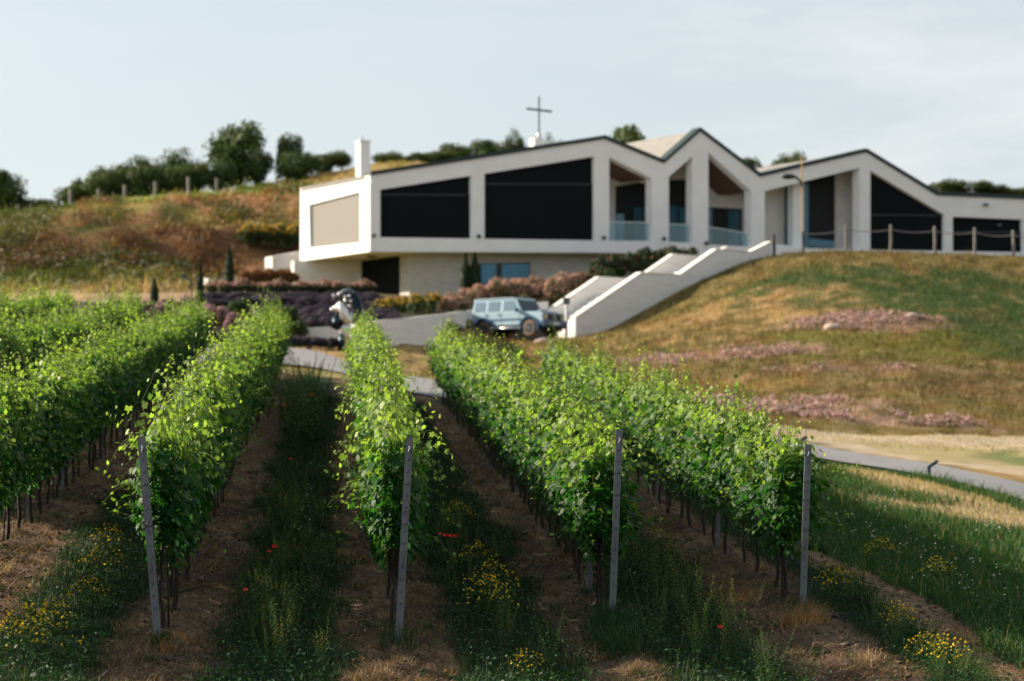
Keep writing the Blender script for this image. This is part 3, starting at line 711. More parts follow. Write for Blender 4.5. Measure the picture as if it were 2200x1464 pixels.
# ------------------------------------------------------------------ grass and ground cover
def blades(X, Y, h, w, colr, lean=0.5, zoff=0.0, name='grass', label=None, flat=False, seg=2):
    n = len(X); z = Hs(X, Y) + micro(X, Y) - 0.01 + zoff
    a = rng.uniform(0, 2 * math.pi, n); dx = np.cos(a); dy = np.sin(a)
    fa = rng.uniform(0, 2 * math.pi, n) ; wx = np.cos(fa) * w / 2; wy = np.sin(fa) * w / 2
    L = lean * h * rng.uniform(0.2, 1.3, n)
    B = np.stack([X, Y, z], -1); Wv = np.stack([wx, wy, np.zeros(n)], -1)
    mid = B + np.stack([dx * L * 0.35, dy * L * 0.35, h * 0.55], -1); tip = B + np.stack([dx * L, dy * L, h * (1 - 0.3 * np.minimum(L / (h + 1e-6), 1))], -1)
    V = np.stack([B - Wv, B + Wv, mid + Wv * 0.75, mid - Wv * 0.75, tip], 1).reshape(-1, 3)
    b = (np.arange(n) * 5)[:, None]; F = np.concatenate([b + [0, 1, 2], b + [0, 2, 3], b + [3, 2, 4]], 0)
    c = np.repeat(colr, 5, 0)
    o = mk(name, V, F, M['grass'], col=c); tag(o, label, kind='stuff'); return o
def jitter(base, n, a=0.3): return np.array(base)[None] * rng.uniform(1 - a, 1 + a, (n, 1)) * rng.uniform(0.88, 1.12, (n, 3))
def sample(n, x0, x1, y0, y1, pw=1.0):
    t = rng.random(n) ** pw; Y = y0 + (y1 - y0) * t; return rng.uniform(x0, x1, n), Y
# green strips between rows
X, Y = sample(330000, -10, 6.5, 18.5, 62, 1.9)
X = X + ROW_DX * (Y - 21.6) ; g = green_mask(X, Y); keepm = (rng.random(len(X)) < g * 0.95) & (ncoord(X, Y) < 4.7)
X, Y = X[keepm], Y[keepm]; n = len(X); hh = rng.gamma(4, 0.028, n) * (0.6 + 0.9 * fbm(X * 0.9, Y * 0.9, 15, 3)); hh = np.clip(hh, 0.04, 0.5)
cc = jitter((0.014, 0.043, 0.013), n, 0.5); dr = rng.random(n) < 0.07; cc[dr] = jitter((0.10, 0.085, 0.03), dr.sum())
blades(X, Y, hh, rng.uniform(0.004, 0.009, n) * (1 + (Y - 20) * 0.02), cc, 0.7, name='strip_grass', label='dark green grass strips growing between the vine rows')
# broad leaved weeds low in the strips
X, Y = sample(90000, -10, 6.5, 18.5, 55, 1.9); X = X + ROW_DX * (Y - 21.6)
keepm = (rng.random(len(X)) < green_mask(X, Y)) ; X, Y = X[keepm], Y[keepm]; n = len(X)
P = np.stack([X, Y, Hs(X, Y) + micro(X, Y) + rng.gamma(3, 0.045, n)], -1)
V, F, Cc = leaves(P, rng.normal(0, 0.5, (n, 3)) + [0, 0, 0.8], rng.normal(0, 1, (n, 3)), rng.uniform(0.010, 0.026, n), jitter((0.020, 0.062, 0.020), n, 0.5), (DX, DF))
tag(mk('undergrowth', V, F, M['leaf'], col=Cc), 'small leaved weeds filling the green strips', kind='stuff')
# straw and cut grass on soil
X, Y = sample(380000, -10, 6.0, 18.5, 60, 1.9); X = X + ROW_DX * (Y - 21.6)
dens = sst(0.42, 0.62, fbm(X * 1.7, Y * 1.2, 44, 4)); keepm = (rng.random(len(X)) < (1 - green_mask(X, Y)) * (0.3 + dens)); X, Y = X[keepm], Y[keepm]; n = len(X)
blades(X, Y, rng.uniform(0.01, 0.085, n), rng.uniform(0.003, 0.009, n) * (1 + (Y - 20) * 0.02), jitter((0.24, 0.16, 0.10), n, 0.85), 2.8, name='straw', label='dry brown straw lying on the soil under the vines')
# dry tufts and raked straw heaps
def tufts(nc, pick, per, hl, wl_, colr, spread, name, label, lean=1.3):
    X, Y = pick(nc); ns = rng.integers(per[0], per[1], len(X)); cx_ = np.repeat(X, ns); cy_ = np.repeat(Y, ns); n = len(cx_); sc = np.repeat(rng.uniform(.5, 1.3, len(X)), ns)
    x = cx_ + rng.normal(0, 1, n) * spread * sc; y = cy_ + rng.normal(0, 1, n) * spread * sc * 1.3
    return blades(x, y, rng.uniform(hl[0], hl[1], n) * sc, rng.uniform(wl_[0], wl_[1], n), jitter(colr, n, .5), lean, name=name, label=label)
def soilpick(nc):
    X, Y = sample(nc, -10, 6.2, 18.8, 46, 1.8); X = X + ROW_DX * (Y - 21.6); k = green_mask(X, Y) < 0.35; return X[k], Y[k]
def edgepick(nc):
    X, Y = sample(nc, -10, 6.2, 18.8, 46, 1.8); X = X + ROW_DX * (Y - 21.6); g = green_mask(X, Y); k = (g > 0.05) & (g < 0.95); return X[k], Y[k]
tufts(1500, soilpick, (20, 80), (0.03, 0.15), (0.003, 0.007), (0.165, 0.108, 0.064), 0.055, 'straw_tufts', 'tan dry grass tufts and raked straw on the soil', 2.0)
tufts(200, soilpick, (60, 140), (0.05, 0.18), (0.003, 0.007), (0.30, 0.21, 0.13), 0.05, 'straw_tufts', 'pale dry grass tufts on the soil', 1.2)
tufts(700, soilpick, (12, 50), (0.04, 0.13), (0.004, 0.009), (0.022, 0.065, 0.018), 0.04, 'green_tufts', 'small green weeds sprouting on the soil', 1.0)
tufts(900, edgepick, (30, 80), (0.08, 0.28), (0.004, 0.009), (0.020, 0.058, 0.018), 0.05, 'green_tufts', 'ragged grass along the edges of the green strips', 0.9)
def basepick(nc):
    q = [(856, 1385, 22.2), (1315, 1340, 24.1), (1320, 1350, 23.9), (1290, 1345, 24.0), (1335, 1362, 23.6), (1725, 1312, 25.3), (345, 1400, 21.5), (1330, 1400, 22.7), (1300, 1380, 23.2), (1345, 1420, 22.3)]
    P = [at(*v) for v in q]; return np.array([p.x for p in P]), np.array([p.y for p in P])
tufts(0, basepick, (120, 240), (0.10, 0.34), (0.004, 0.010), (0.020, 0.060, 0.018), 0.09, 'green_tufts', 'green grass tufts round the feet of the end posts', 0.8)
tufts(0, lambda n: (np.array([at(1745, 1318, 25.1).x, at(1710, 1330, 24.8).x, at(1600, 1290, 26.5).x, at(355, 1398, 21.4).x, at(400, 1370, 22).x]), np.array([25.1, 24.8, 26.5, 21.4, 22.0])), (150, 260), (0.10, 0.28), (0.003, 0.007), (0.34, 0.20, 0.10), 0.08, 'straw_tufts', 'dry orange grass tufts by the end posts', 1.1)
# leaf litter and clippings
X, Y = sample(90000, -10, 6.4, 18.5, 50, 1.9); X = X + ROW_DX * (Y - 21.6)
dens = sst(0.35, 0.6, fbm(X * 2.3, Y * 1.6, 48, 4)); keepm = (rng.random(len(X)) < (1 - green_mask(X, Y)) * dens); X, Y = X[keepm], Y[keepm]; n = len(X)
P = np.stack([X, Y, Hs(X, Y) + micro(X, Y) + rng.uniform(0.0, 0.025, n)], -1)
V, F, Cc = leaves(P, rng.normal(0, 0.5, (n, 3)) + [0, 0, 0.9], rng.normal(0, 1, (n, 3)), rng.gamma(3, 0.0045, n) + 0.004, jitter((0.17, 0.105, 0.062), n, 0.8), (DX * np.array([0.5, 1, 1]), DF))
tag(mk('leaf_litter', V, F, M['leaf'], col=Cc), 'dead leaves and clippings on the soil under the vines', kind='stuff')
# clods
n = 15000; X, Y = sample(n, -9, 6.6, 18.5, 45, 2.0); X = X + ROW_DX * (Y - 21.6); keepm = rng.random(n) < (1 - green_mask(X, Y)); X, Y = X[keepm], Y[keepm]; n = len(X)
oc = np.array([[1, 0, 0], [-1, 0, 0], [0, 1, 0], [0, -1, 0], [0, 0, 1], [0, 0, -1]], float); of = np.array([[0, 2, 4], [2, 1, 4], [1, 3, 4], [3, 0, 4], [2, 0, 5], [1, 2, 5], [3, 1, 5], [0, 3, 5]])
s = rng.gamma(2.2, 0.009, n) + 0.004; V = (oc[None] * rng.uniform(0.6, 1.3, (n, 6, 1)) + rng.normal(0, 0.2, (n, 6, 3))) * s[:, None, None] * np.array([1, 1, 0.6]) + np.stack([X, Y, Hs(X, Y) + micro(X, Y) + 0.005], -1)[:, None]
F = (of[None] + (np.arange(n) * 6)[:, None, None]).reshape(-1, 3)
tag(mk('soil_clods', V.reshape(-1, 3), F, M['grass'], col=np.repeat(jitter((0.105, 0.070, 0.045), n, 0.4), 6, 0)), 'loose clods and pebbles on the vineyard soil', kind='stuff')
# meadow at right
X, Y = sample(400000, 0, 20, 20, 52, 1.3); keepm = (ncoord(X, Y) > 4.35) & ((X < 0.235 * Y + 1) | (rng.random(len(X)) < 0.4)) & (green_mask(X, Y) > 0.4); X, Y = X[keepm], Y[keepm]
dl = dist_line(X, Y, LE); tanm = (dl > 1.0) & (dl + rng.normal(0, 0.5, len(X)) < 3.8 + (fbm(X * 0.5, Y * 0.4, 11, 3) - 0.5) * 4) & (Y > 36)
kk = (~tanm | (rng.random(len(X)) < 0.45)) & ~inpoly(X, Y, POLY) & (dl > 0.15); X, Y, tanm = X[kk], Y[kk], tanm[kk]; n = len(X)
cc = jitter((0.032, 0.090, 0.020), n); cc[tanm] = jitter((0.36, 0.28, 0.15), tanm.sum()); dr = rng.random(n) < 0.07; cc[dr] = jitter((0.2, 0.16, 0.06), dr.sum())
hh = rng.gamma(5, 0.027, n); hh[tanm] *= 0.5
blades(X, Y, hh, rng.uniform(0.007, 0.013, n) * (1 + (Y - 20) * 0.02), cc, 0.6, name='meadow_grass', label='green meadow grass fading to dry stubble beside the path')
# dry grass on the mound, verge, hill
X, Y = sample(230000, -22, 30, 66, 134, 0.9)
kk = ((X > 0.3 * (134 - Y) * 0.0 - 3) & (Y < 131)) & ~inpoly(X, Y, POLY) & ~((Y > 112) & (X < 3.6 + (Y - 119) * 0.9)) & ~((Y > 120) & (X < 14.5) & (Y > 121.3 + (X - 3) * 0.69))
kk &= (X > -4.5) ; X, Y = X[kk], Y[kk]; n = len(X); gc = ground_color(X, Y) * rng.uniform(0.75, 1.45, (n, 1))
blades(X, Y, rng.gamma(4, 0.03, n) * (0.4 + 1.6 * fbm(X * 1.6, Y * 0.8, 151, 3)) * (0.35 + 0.65 * sst(74, 80, Y)), rng.uniform(0.02, 0.045, n), gc, 0.9, name='mound_grass', label='dry and green tufts covering the mound')
X, Y = sample(130000, -45, 6, 128, 206, 1.0); kk = ~((Y < 156) & (X > -17)); X, Y = X[kk], Y[kk]; n = len(X)
gc = ground_color(X, Y) * rng.uniform(0.6, 1.5, (n, 1)); lum = fbm(X * 0.45, Y * 0.3, 61, 4)
blades(X, Y, rng.gamma(3, 0.075, n) * (0.3 + 1.6 * sst(0.45, 0.65, lum)) * (1 - 0.5 * sst(184, 190, Y)), rng.uniform(0.05, 0.11, n), gc, 0.7, name='hill_grass', label='rough grass and scrub on the terraced hill')
n = 5200; X, Y = rng.uniform(-44, 2, n), rng.uniform(132, 196, n); lum = fbm(X * 0.3, Y * 0.22, 66, 4); kk = (lum > 0.57) & ~((Y < 158) & (X > -16)) & (Y < 186); X, Y = X[kk], Y[kk]; n = len(X)
kcl = 34; th = rng.normal(0, 1, (n, kcl, 3)) * np.array([0.42, 0.42, 0.28]) ; cen = np.stack([X, Y, Hs(X, Y) + 0.3], -1)[:, None] + th
cc = np.where(rng.random((n, 1)) < 0.4, jitter((0.045, 0.065, 0.020), n), ground_color(X, Y) * 0.85); cc = np.repeat(cc, kcl, 0) * rng.uniform(0.7, 1.3, (n * kcl, 1))
V, F, Cc = leaves(cen.reshape(-1, 3), rng.normal(0, 1, (n * kcl, 3)) + [0, 0, .5], rng.normal(0, 1, (n * kcl, 3)), rng.uniform(0.06, 0.14, n * kcl), cc, (DX, DF))
tag(mk('hill_undergrowth', V, F, M['leaf'], col=Cc), 'low scrub patches dotted over the hill terraces', kind='stuff')
# pink creeping cover on the mound
def pinkpatch(px, py, Yc, rx, ry, ang, n, name_l):
    p = at(px, py, Yc); r = np.sqrt(rng.random(n)); a = rng.uniform(0, 6.283, n); u = r * np.cos(a) * rx; v = r * np.sin(a) * ry
    X = p.x + u * math.cos(ang) - v * math.sin(ang); Y = p.y + u * math.sin(ang) + v * math.cos(ang)
    kk = fbm(X * 1.1, Y * 0.8, 77, 4, 0.6) > 0.515; X, Y = X[kk], Y[kk]; m = len(X); P = np.stack([X, Y, Hs(X, Y) + micro(X, Y) + rng.uniform(0.03, 0.22, m)], -1)
    return leaves(P, rng.normal(0, 0.5, (m, 3)) + [-0.3, -0.4, 0.7], rng.normal(0, 1, (m, 3)), rng.uniform(0.03, 0.08, m), np.where(rng.random((m, 1)) < 0.75, jitter((0.38, 0.255, 0.235), m, 0.5), jitter((0.12, 0.10, 0.04), m)), (DX, DF))
V, F, Cc = merge([pinkpatch(1850, 690, 106, 3.4, 2.4, 0, 5200, ''), pinkpatch(1530, 765, 99, 4.2, 2.2, -0.2, 5200, ''), pinkpatch(1640, 870, 83, 4, 2.3, -0.45, 6500, ''), pinkpatch(1850, 900, 79, 4.2, 1.5, -0.35, 5000, ''), pinkpatch(1800, 805, 92, 3, 1.0, 0, 1200, '')])
tag(mk('pink_ground_cover', V, F, M['petal'], col=Cc), 'pink creeping flowers spreading over the mound', kind='stuff')
# white specks in the meadow
n = 520; px = rng.normal(0, 1, n); cl = rng.integers(0, 9, n)
cen = [(1900, 1090, 40), (2150, 1140, 38), (2190, 1160, 37), (2060, 1240, 31), (2130, 1255, 31), (1960, 1200, 33), (1790, 1120, 36), (2050, 1290, 28), (1890, 1180, 34)]
P = np.array([at(*cen[c]) for c in cl]); X = P[:, 0] + rng.normal(0, 0.42, n); Y = P[:, 1] + rng.normal(0, 1.0, n); P = np.stack([X, Y, Hs(X, Y) + rng.uniform(0.15, 0.34, n)], -1)
P = P[:190]; n = 190
V, F, Cc = leaves(P, rng.normal(0, 0.4, (n, 3)) + [0, -0.5, 0.8], rng.normal(0, 1, (n, 3)), rng.uniform(0.010, 0.020, n), jitter((0.62, 0.60, 0.55), n, 0.1), (DX, DF))
tag(mk('white_wildflowers', V, F, M['petal'], col=Cc), 'tiny white flowers scattered through the meadow', kind='stuff')

# ------------------------------------------------------------------ flowers and weeds
def flower_clump(seed, n, rad, hgt, fcol, lcol=(0.035, 0.08, 0.02), fs=0.011):
    global rng
    keep = rng; rng = np.random.default_rng(seed)
    m = n * 5; r = rng.normal(0, rad * 0.5, (m, 2)); zz = rng.uniform(0.02, hgt, m) * np.exp(-(r ** 2).sum(1) / (rad * rad))
    L = leaves(np.c_[r, zz], rng.normal(0, .5, (m, 3)) + [0, 0, .7], rng.normal(0, 1, (m, 3)), rng.uniform(0.010, 0.024, m), jitter(lcol, m), (DX, DF))
    r = rng.normal(0, rad * 0.5, (n, 2)); zz = hgt * np.exp(-(r ** 2).sum(1) / (2 * rad * rad)) * rng.uniform(0.65, 1.15, n)
    parts = [leaves(np.c_[r, zz] + rng.normal(0, fs * 0.5, (n, 3)), rng.normal(0, .5, (n, 3)) + [0, -0.5, .7], rng.normal(0, 1, (n, 3)), rng.uniform(fs * 0.7, fs * 1.3, n), jitter(fcol, n, 0.2), (DX, DF)) for _ in range(2)]
    a = mk('leaves', *L[:2], M['leaf'], col=L[2], nolink=True); V, F, Cc = merge(parts); b = mk('blossoms', V, F, M['petal'], col=Cc, nolink=True)
    rng = keep; return a, b
YC = [flower_clump(900 + i, 80, 0.26, 0.36, (0.80, 0.60, 0.02), fs=0.012) for i in range(3)]
k = 0
for px, py, Y, sc, lb in [(70, 1390, 20.5, 1.4, 'large yellow flowering plant in the bottom left corner'), (30, 1370, 21.0, 1.0, 'yellow flowers at the left edge, bottom corner'), (120, 1300, 22.5, .8, 'sparse yellow flowers above the bottom left clump'),
                     (190, 1230, 24, .8, 'small yellow flowers left of the leftmost end post, middle height'), (220, 1120, 26, 1.0, 'yellow flowers beside the low leaves of the leftmost front vine'), (235, 1060, 28, .9, 'blurred yellow flowers left of the leftmost front vine'),
                     (1055, 1180, 25.8, 1.1, 'yellow flowers in the strip between second and third posts'), (1050, 1225, 24.6, 1.1, 'lower yellow flowers between second and third posts'), (1020, 1110, 28, .9, 'far yellow flowers between second and third posts'),
                     (985, 1000, 33, .8, 'faint yellow flowers right of the second row foliage'), (1130, 1435, 21.0, .7, 'yellow flowers at the bottom edge, middle strip'),
                     (1795, 1225, 27.0, 1.0, 'bright yellow flower clump right of the meadow end post'), (1890, 1155, 32, .9, 'thin yellow flowers in the meadow beyond the bright clump'), (2010, 1240, 30, .9, 'yellow flowers in the meadow beyond the bare track'),
                     (1935, 1325, 24.8, .9, 'yellow clump on the near edge of the bare track'), (1985, 1370, 23.5, .7, 'yellow flowers between two clumps by the bare track'), (2030, 1420, 22.6, 1.0, 'yellow clump in the bottom right strip')]:
    p = at(px, py, Y); a, b = YC[k % 3]; e = empty('yellow_flower_plant', (p.x, Y, H(p.x, Y)), random.uniform(0, 6), sc)
    link('leaves', a, e); link('blossoms', b, e); tag(e, lb, 'flowers', 'yellow wildflower clumps'); k += 1
pm = MB()
for i in range(5):
    a = i * 1.2566; pm.add([(0, 0, 0), (0.018 * math.cos(a - .6), 0.018 * math.sin(a - .6), 0.016), (0.026 * math.cos(a), 0.026 * math.sin(a), 0.022), (0.018 * math.cos(a + .6), 0.018 * math.sin(a + .6), 0.016)], [(0, 1, 2, 3)])
PETAL_RED = mat('red_petals', (0.62, 0.015, 0.008), 0.6, var=0.1)
STEM_G = mat('green_stem', (0.06, 0.11, 0.03), 0.7, var=0.1)
bloom_me = pm.mesh('bloom', PETAL_RED); sm = MB(); sm.tube([(0, 0, -0.45), (0.01, 0.005, -0.2), (0, 0, 0)], 0.0022, 5); stem_me = sm.mesh('stem', STEM_G)
for px, py, Y, sc, lb in [(590, 1178, 25.5, 1.3, 'red poppy in the strip right of the leftmost row, larger of a pair'), (579, 1187, 25.3, .9, 'red poppy just left of the larger poppy of the pair'), (527, 1270, 23.2, 1.0, 'lone red poppy low in the strip beside the leftmost row'),
                     (625, 988, 33, 1.0, 'faint red poppy far up the strip'), (669, 852, 48, 1.9, 'blurred orange red poppy near the far end of the strip'), (610, 872, 44, 1.3, 'dim blurred poppy near the far end of the strip'),
                     (1547, 1351, 22.3, 1.2, 'red poppy among weeds between third and fourth posts'), (947, 1150, 26, 1.0, 'leftmost of the four red poppies by the second row'), (958, 1153, 26, 1.2, 'second of the four red poppies by the second row'),
                     (967, 1154, 26.1, 1.1, 'third of the four red poppies by the second row'), (977, 1155, 26.1, 1.2, 'rightmost of the four red poppies by the second row')]:
    p = at(px, py, Y); e = empty('poppy', p, random.uniform(0, 6), sc); e.rotation_euler = (0.6, random.uniform(-.3, .3), 0); o1 = link('bloom', bloom_me, e); o1.scale = (1.0, 1.0, 1.0); o2 = link('stem', stem_me, e)
    o2.rotation_euler = (-0.6, 0, 0); zz = p.z - H(p.x, Y); o2.scale = (1, 1, max(0.3, zz / 0.45 / sc))
    tag(e, lb, 'poppy', 'red poppies')
def weed(seed, h=0.55, yellow=False):
    global rng
    keep = rng; rng = np.random.default_rng(seed); parts = []; PP = []; NN = []; TT = []; SS = []; CC = []
    for i in range(5):
        t = np.linspace(0, 1, 7); lx, ly = rng.normal(0, 0.10, 2); hh = h * rng.uniform(0.6, 1.1); P = np.c_[lx * t, ly * t, hh * t]
        parts.append(stemtube(P, 0.003, 0.0015, (0.06, 0.10, 0.03)))
        m = 34
        for j in range(m):
            tt = 0.12 + 0.88 * j / m; p = P[0] * (1 - tt) + P[-1] * tt; a = j * 2.4; o = np.array([math.cos(a), math.sin(a), 0.5])
            s = 0.022 * (1.15 - 0.7 * tt) + 0.004; PP.append(p + o * s * 0.8); NN.append([-o[0] * .4, -o[1] * .4, 1]); TT.append(o); SS.append(s)
            CC.append(np.array((0.22, 0.22, 0.035)) if (yellow and tt > 0.55) else np.array((0.05, 0.10, 0.025)) * (1 + 0.6 * tt))
    n = len(PP); shp = (DX * np.array([0.45, 1, 1]), DF)
    parts.append(leaves(np.array(PP), np.array(NN), np.array(TT), np.array(SS), np.array(CC) * rng.uniform(0.8, 1.2, (n, 1)), shp)); rng = keep
    V, F, Cc = merge(parts); return mk('weed_plant', V, F, M['leaf'], col=Cc, nolink=True)
WD = [weed(50 + i, 0.52 + 0.05 * i) for i in range(4)] + [weed(70 + i, 0.6, True) for i in range(3)]
for i in range(110):
    if i < 46: Y = random.uniform(20.5, 34); nn = random.gauss(-2.05, 0.24); where = 'green strip between first and second rows'
    elif i < 64: Y = random.uniform(21, 32); nn = random.gauss(0.05, 0.2); where = 'green strip between second and third rows'
    elif i < 98: Y = random.uniform(20.5, 32); nn = random.gauss(1.95, 0.28); where = 'green strip between third and fourth rows'
    else: Y = random.uniform(21, 27); nn = random.gauss(4.1, 0.2); where = 'green strip right of the last row'
    X = nn + ROW_DX * (Y - 21.6); o = link('weed_plant', WD[random.randrange(7)] if nn > -3 else WD[0]); o.location = (X, Y, H(X, Y)); o.rotation_euler = (0, 0, random.uniform(0, 6)); s = random.uniform(0.7, 1.15) * (1.25 if nn > 1 and nn < 3 else 1); o.scale = (s, s, s)
    tag(o, 'slender tall weed in the ' + where, 'weed', 'tall weeds in the ' + where)
for px, py, Y, v, s in [(640, 1262, 23.5, 4, 1.0), (1450, 1210, 25.6, 5, 1.05), (1497, 1180, 26.5, 6, 1.0), (610, 1400, 20.8, 4, .9), (1560, 1350, 22.4, 5, .8)]:
    p = at(px, py, Y); o = link('weed_plant', WD[v]); o.location = (p.x, Y, H(p.x, Y)); o.scale = (s * 1.2,) * 3
    tag(o, 'yellowish feathery weed ' + {640: 'rising near the middle of the first strip', 1450: 'between third and fourth posts, left of two', 1497: 'between third and fourth posts, right of two', 610: 'at the bottom of the first strip', 1560: 'by the red poppy of the right strip'}[px], 'weed')
# dark clump of tall weeds at the far end of the first strip
for i in range(34):
    px = 640 + random.gauss(0, 28); Y = random.uniform(44, 60); X = at(px, 820, Y).x; o = link('tall_weed', WD[random.randrange(4)]); o.location = (X, Y, H(X, Y)); s = random.uniform(1.5, 2.3); o.scale = (s * 1.3, s * 1.3, s)
    o.rotation_euler = (0, 0, random.uniform(0, 6)); tag(o, 'tall dark weed in the thicket at the far end of the first strip', 'weed', 'thicket of dark weeds at the far end of the first strip')

#@@PART2
# ------------------------------------------------------------------ the house
def on_line(px, py, Q, dr):
    a, b = ratio(px, py); s = (a * Q[1] - Q[0]) / (dr[0] - a * dr[1]); Y = Q[1] + s * dr[1]
    return Vector((Q[0] + s * dr[0], Y, b * Y))
F0 = at(795, 541, 136); EF = Vector((1, 0.12, 0)).normalized(); DV = Vector((-0.566, 0.824, 0)).normalized()
UP = Vector((0, 0, 1))
def fr(px, py, off=0.0): return on_line(px, py, F0 + DV * off, EF)
def sdp(px, py, off=0.0): return on_line(px, py, F0 + EF * off, DV)
house = empty('winery_building', (F0.x, F0.y, float(Hs(F0.x, F0.y)[0])))
tag(house, 'long white modern building with folded zigzag roof and dark screens', 'building')
class HB(MB):
    def build(s, name, m, parent=house, bevel=0.0, smooth=False):
        o = MB.build(s, name, m, None, bevel, smooth); o.parent = parent; o.matrix_parent_inverse = Matrix.Translation(-Vector(wloc(parent))); return o
def wloc(o):
    v = Vector(o.location)
    while o.parent is not None and o.type == 'EMPTY': o = o.parent; v += o.location
    return v
def reparent(o, parent):
    o.parent = parent
    base = house if parent is house or parent.parent is house else parent
    o.matrix_parent_inverse = Matrix.Identity(4)
    return o
# children of the house keep world coordinates: shift their meshes once
def hpart(b, name, m, parent=None, bevel=0.0, smooth=False, root=None):
    root = root or house; loc = Vector(root.location)
    b.v = [tuple(Vector(v) - loc) for v in b.v]
    return b.build(name, m, parent or root, bevel, smooth) if type(b) is MB else MB.build(b, name, m, parent or root, bevel, smooth)

roof_px = [(795, 376), (1298, 298), (1425, 350), (1503, 281), (1632, 379), (1860, 326), (2012, 419), (2240, 429), (2520, 441)]
band_px = [(795, 411), (817, 408), (1012, 378), (1040, 374), (1275, 337), (1309, 338), (1401, 384), (1437, 380), (1488, 336), (1522, 328), (1614, 411), (1643, 411), (1847, 361), (1867, 365), (2029, 462), (2046, 466), (2198, 472), (2240, 474), (2520, 486)]
sill_px = [(795, 510), (1014, 513), (1279, 517), (1402, 518), (1489, 522), (1522, 526), (1621, 531), (1872, 537), (2240, 543), (2520, 549)]
bot_px = [(795, 541), (1290, 543), (1500, 549), (1621, 558), (2240, 566), (2520, 574)]
def interp(pl, x): return float(np.interp(x, [p[0] for p in pl], [p[1] for p in pl]))
RP = [fr(*p) for p in roof_px]
b = MB(); b.prism(RP + [fr(*p) for p in reversed(band_px)], DV * 0.55); hpart(b, 'roof_fascia', M['render'])
b = MB(); b.prism([fr(*p) for p in sill_px] + [fr(*p) for p in reversed(bot_px)], DV * 0.55); hpart(b, 'floor_edge', M['render'])
for x0, x1 in [(795, 817), (1013, 1041), (1277, 1309), (1401, 1437), (1488, 1522), (1614, 1643), (1847, 1870), (2029, 2047), (2198, 2216), (2490, 2520)]:
    xs = [x0] + [p[0] for p in band_px if x0 < p[0] < x1] + [x1]
    top = [fr(x, interp(band_px, x) + 0.02) for x in xs]; bot = [fr(x, interp(sill_px, x) - 0.02) for x in (x1, x0)]
    b = MB(); b.prism(top + bot, DV * (0.55 if x0 < 1000 else 0.62)); hpart(b, 'column', M['render'])
# roof sheets, edge metal and soffit
for i in range(len(RP) - 1):
    p, q = RP[i] + DV * 0.56, RP[i + 1] + DV * 0.56
    b = MB(); b.prism([p + UP * 0.03, q + UP * 0.03, q - UP * 0.22, p - UP * 0.22], DV * (7.3 if i == 0 else 9.0)); hpart(b, 'roof', M['roof'])
for i in range(len(RP) - 1):
    p, q = RP[i] - DV * 0.10, RP[i + 1] - DV * 0.10
    b = MB(); b.prism([p + UP * 0.19, q + UP * 0.19, q - UP * 0.03, p - UP * 0.03], DV * 0.72); hpart(b, 'roof_edge', M['trim'])
for (xa, ya), (xb, yb) in zip(band_px[5:12], band_px[6:12]):
    p, q = fr(xa, ya, 0.6), fr(xb, yb, 0.6); b = MB(); b.prism([p + UP * 0.05, q + UP * 0.05, q + UP * 0.12, p + UP * 0.12], DV * 4.0); hpart(b, 'soffit', M['soffit'])
p, q = fr(1643, 411, 0.6), fr(1847, 361, 0.6); b = MB(); b.prism([p + UP * 0.05, q + UP * 0.05, q + UP * 0.12, p + UP * 0.12], DV * 4.0); hpart(b, 'soffit', M['render_in'])
# left side wall with the beige blind
Zt0 = F0 + DV * 0.56; zc = RP[0].z; far_t = sdp(645, 404); far_b = sdp(646, 562)
def lerpz(t):
    L = (far_t - F0).xy.length; return zc + (far_t.z - zc) * t / L
Ls = (far_t - F0).xy.length
tt = 0.56
o1 = [Vector(((F0 + DV * tt).x, (F0 + DV * tt).y, F0.z)), Vector(((F0 + DV * tt).x, (F0 + DV * tt).y, lerpz(tt))), Vector(((F0 + DV * Ls).x, (F0 + DV * Ls).y, far_t.z)), Vector(((F0 + DV * Ls).x, (F0 + DV * Ls).y, F0.z))]
hole = [sdp(664, 441), sdp(773, 413), sdp(773, 521), sdp(666, 532)]
b = MB(); b.prism(o1, EF * 0.45, [hole]); hpart(b, 'side_wall', M['render'])
b = MB(); h2 = [sdp(664, 441, .30), sdp(773, 413, .30), sdp(773, 521, .30), sdp(666, 532, .30)]; b.prism(h2, EF * 0.04)
blind = hpart(b, 'side_window', M['darkframe'])
b = MB(); b.prism([sdp(672, 443, .12), sdp(773, 416, .12), sdp(773, 520, .12), sdp(672, 530, .12)], EF * 0.03); hpart(b, 'blind', M['blind'], blind)
b = MB(); w0 = sdp(664, 441); b.prism([sdp(664, 441, .10), sdp(672, 439.5, .10), sdp(672, 531, .10), sdp(666, 532, .10)], EF * 0.2); hpart(b, 'reveal_shade', M['darkframe'], blind)  # dark strip painted in for the shade of the window reveal
# underside slab, floor
A0 = F0 + DV * 0.56 + EF * 0.46
b = MB(); c0 = F0.z
def gp(s, t, z): v = F0 + EF * s + DV * t; return Vector((v.x, v.y, z))
b.prism([gp(0.46, .56, c0 + .02), gp(42, .56, c0 + .02), gp(42, 10, c0 + .02), gp(0.46, Ls - .0, c0 + .02)], UP * 0.32); hpart(b, 'floor_slab', M['concrete'])
b = MB(); b.prism([gp(0.46, Ls, c0 + .34), gp(0.46, Ls, zc - .9), gp(42, Ls, zc - .9), gp(42, Ls, c0 + .34)], DV * 0.3); hpart(b, 'rear_wall', M['render_in'])
for px, py in [(734, 562), (799, 551)]:
    a, bb = ratio(px, py); Y = c0 / bb; b = MB(); b.tube([(a * Y, Y, c0 + .03), (a * Y, Y, c0 - .05)], 0.28, 14); hpart(b, 'ceiling_light', M['darkframe'])
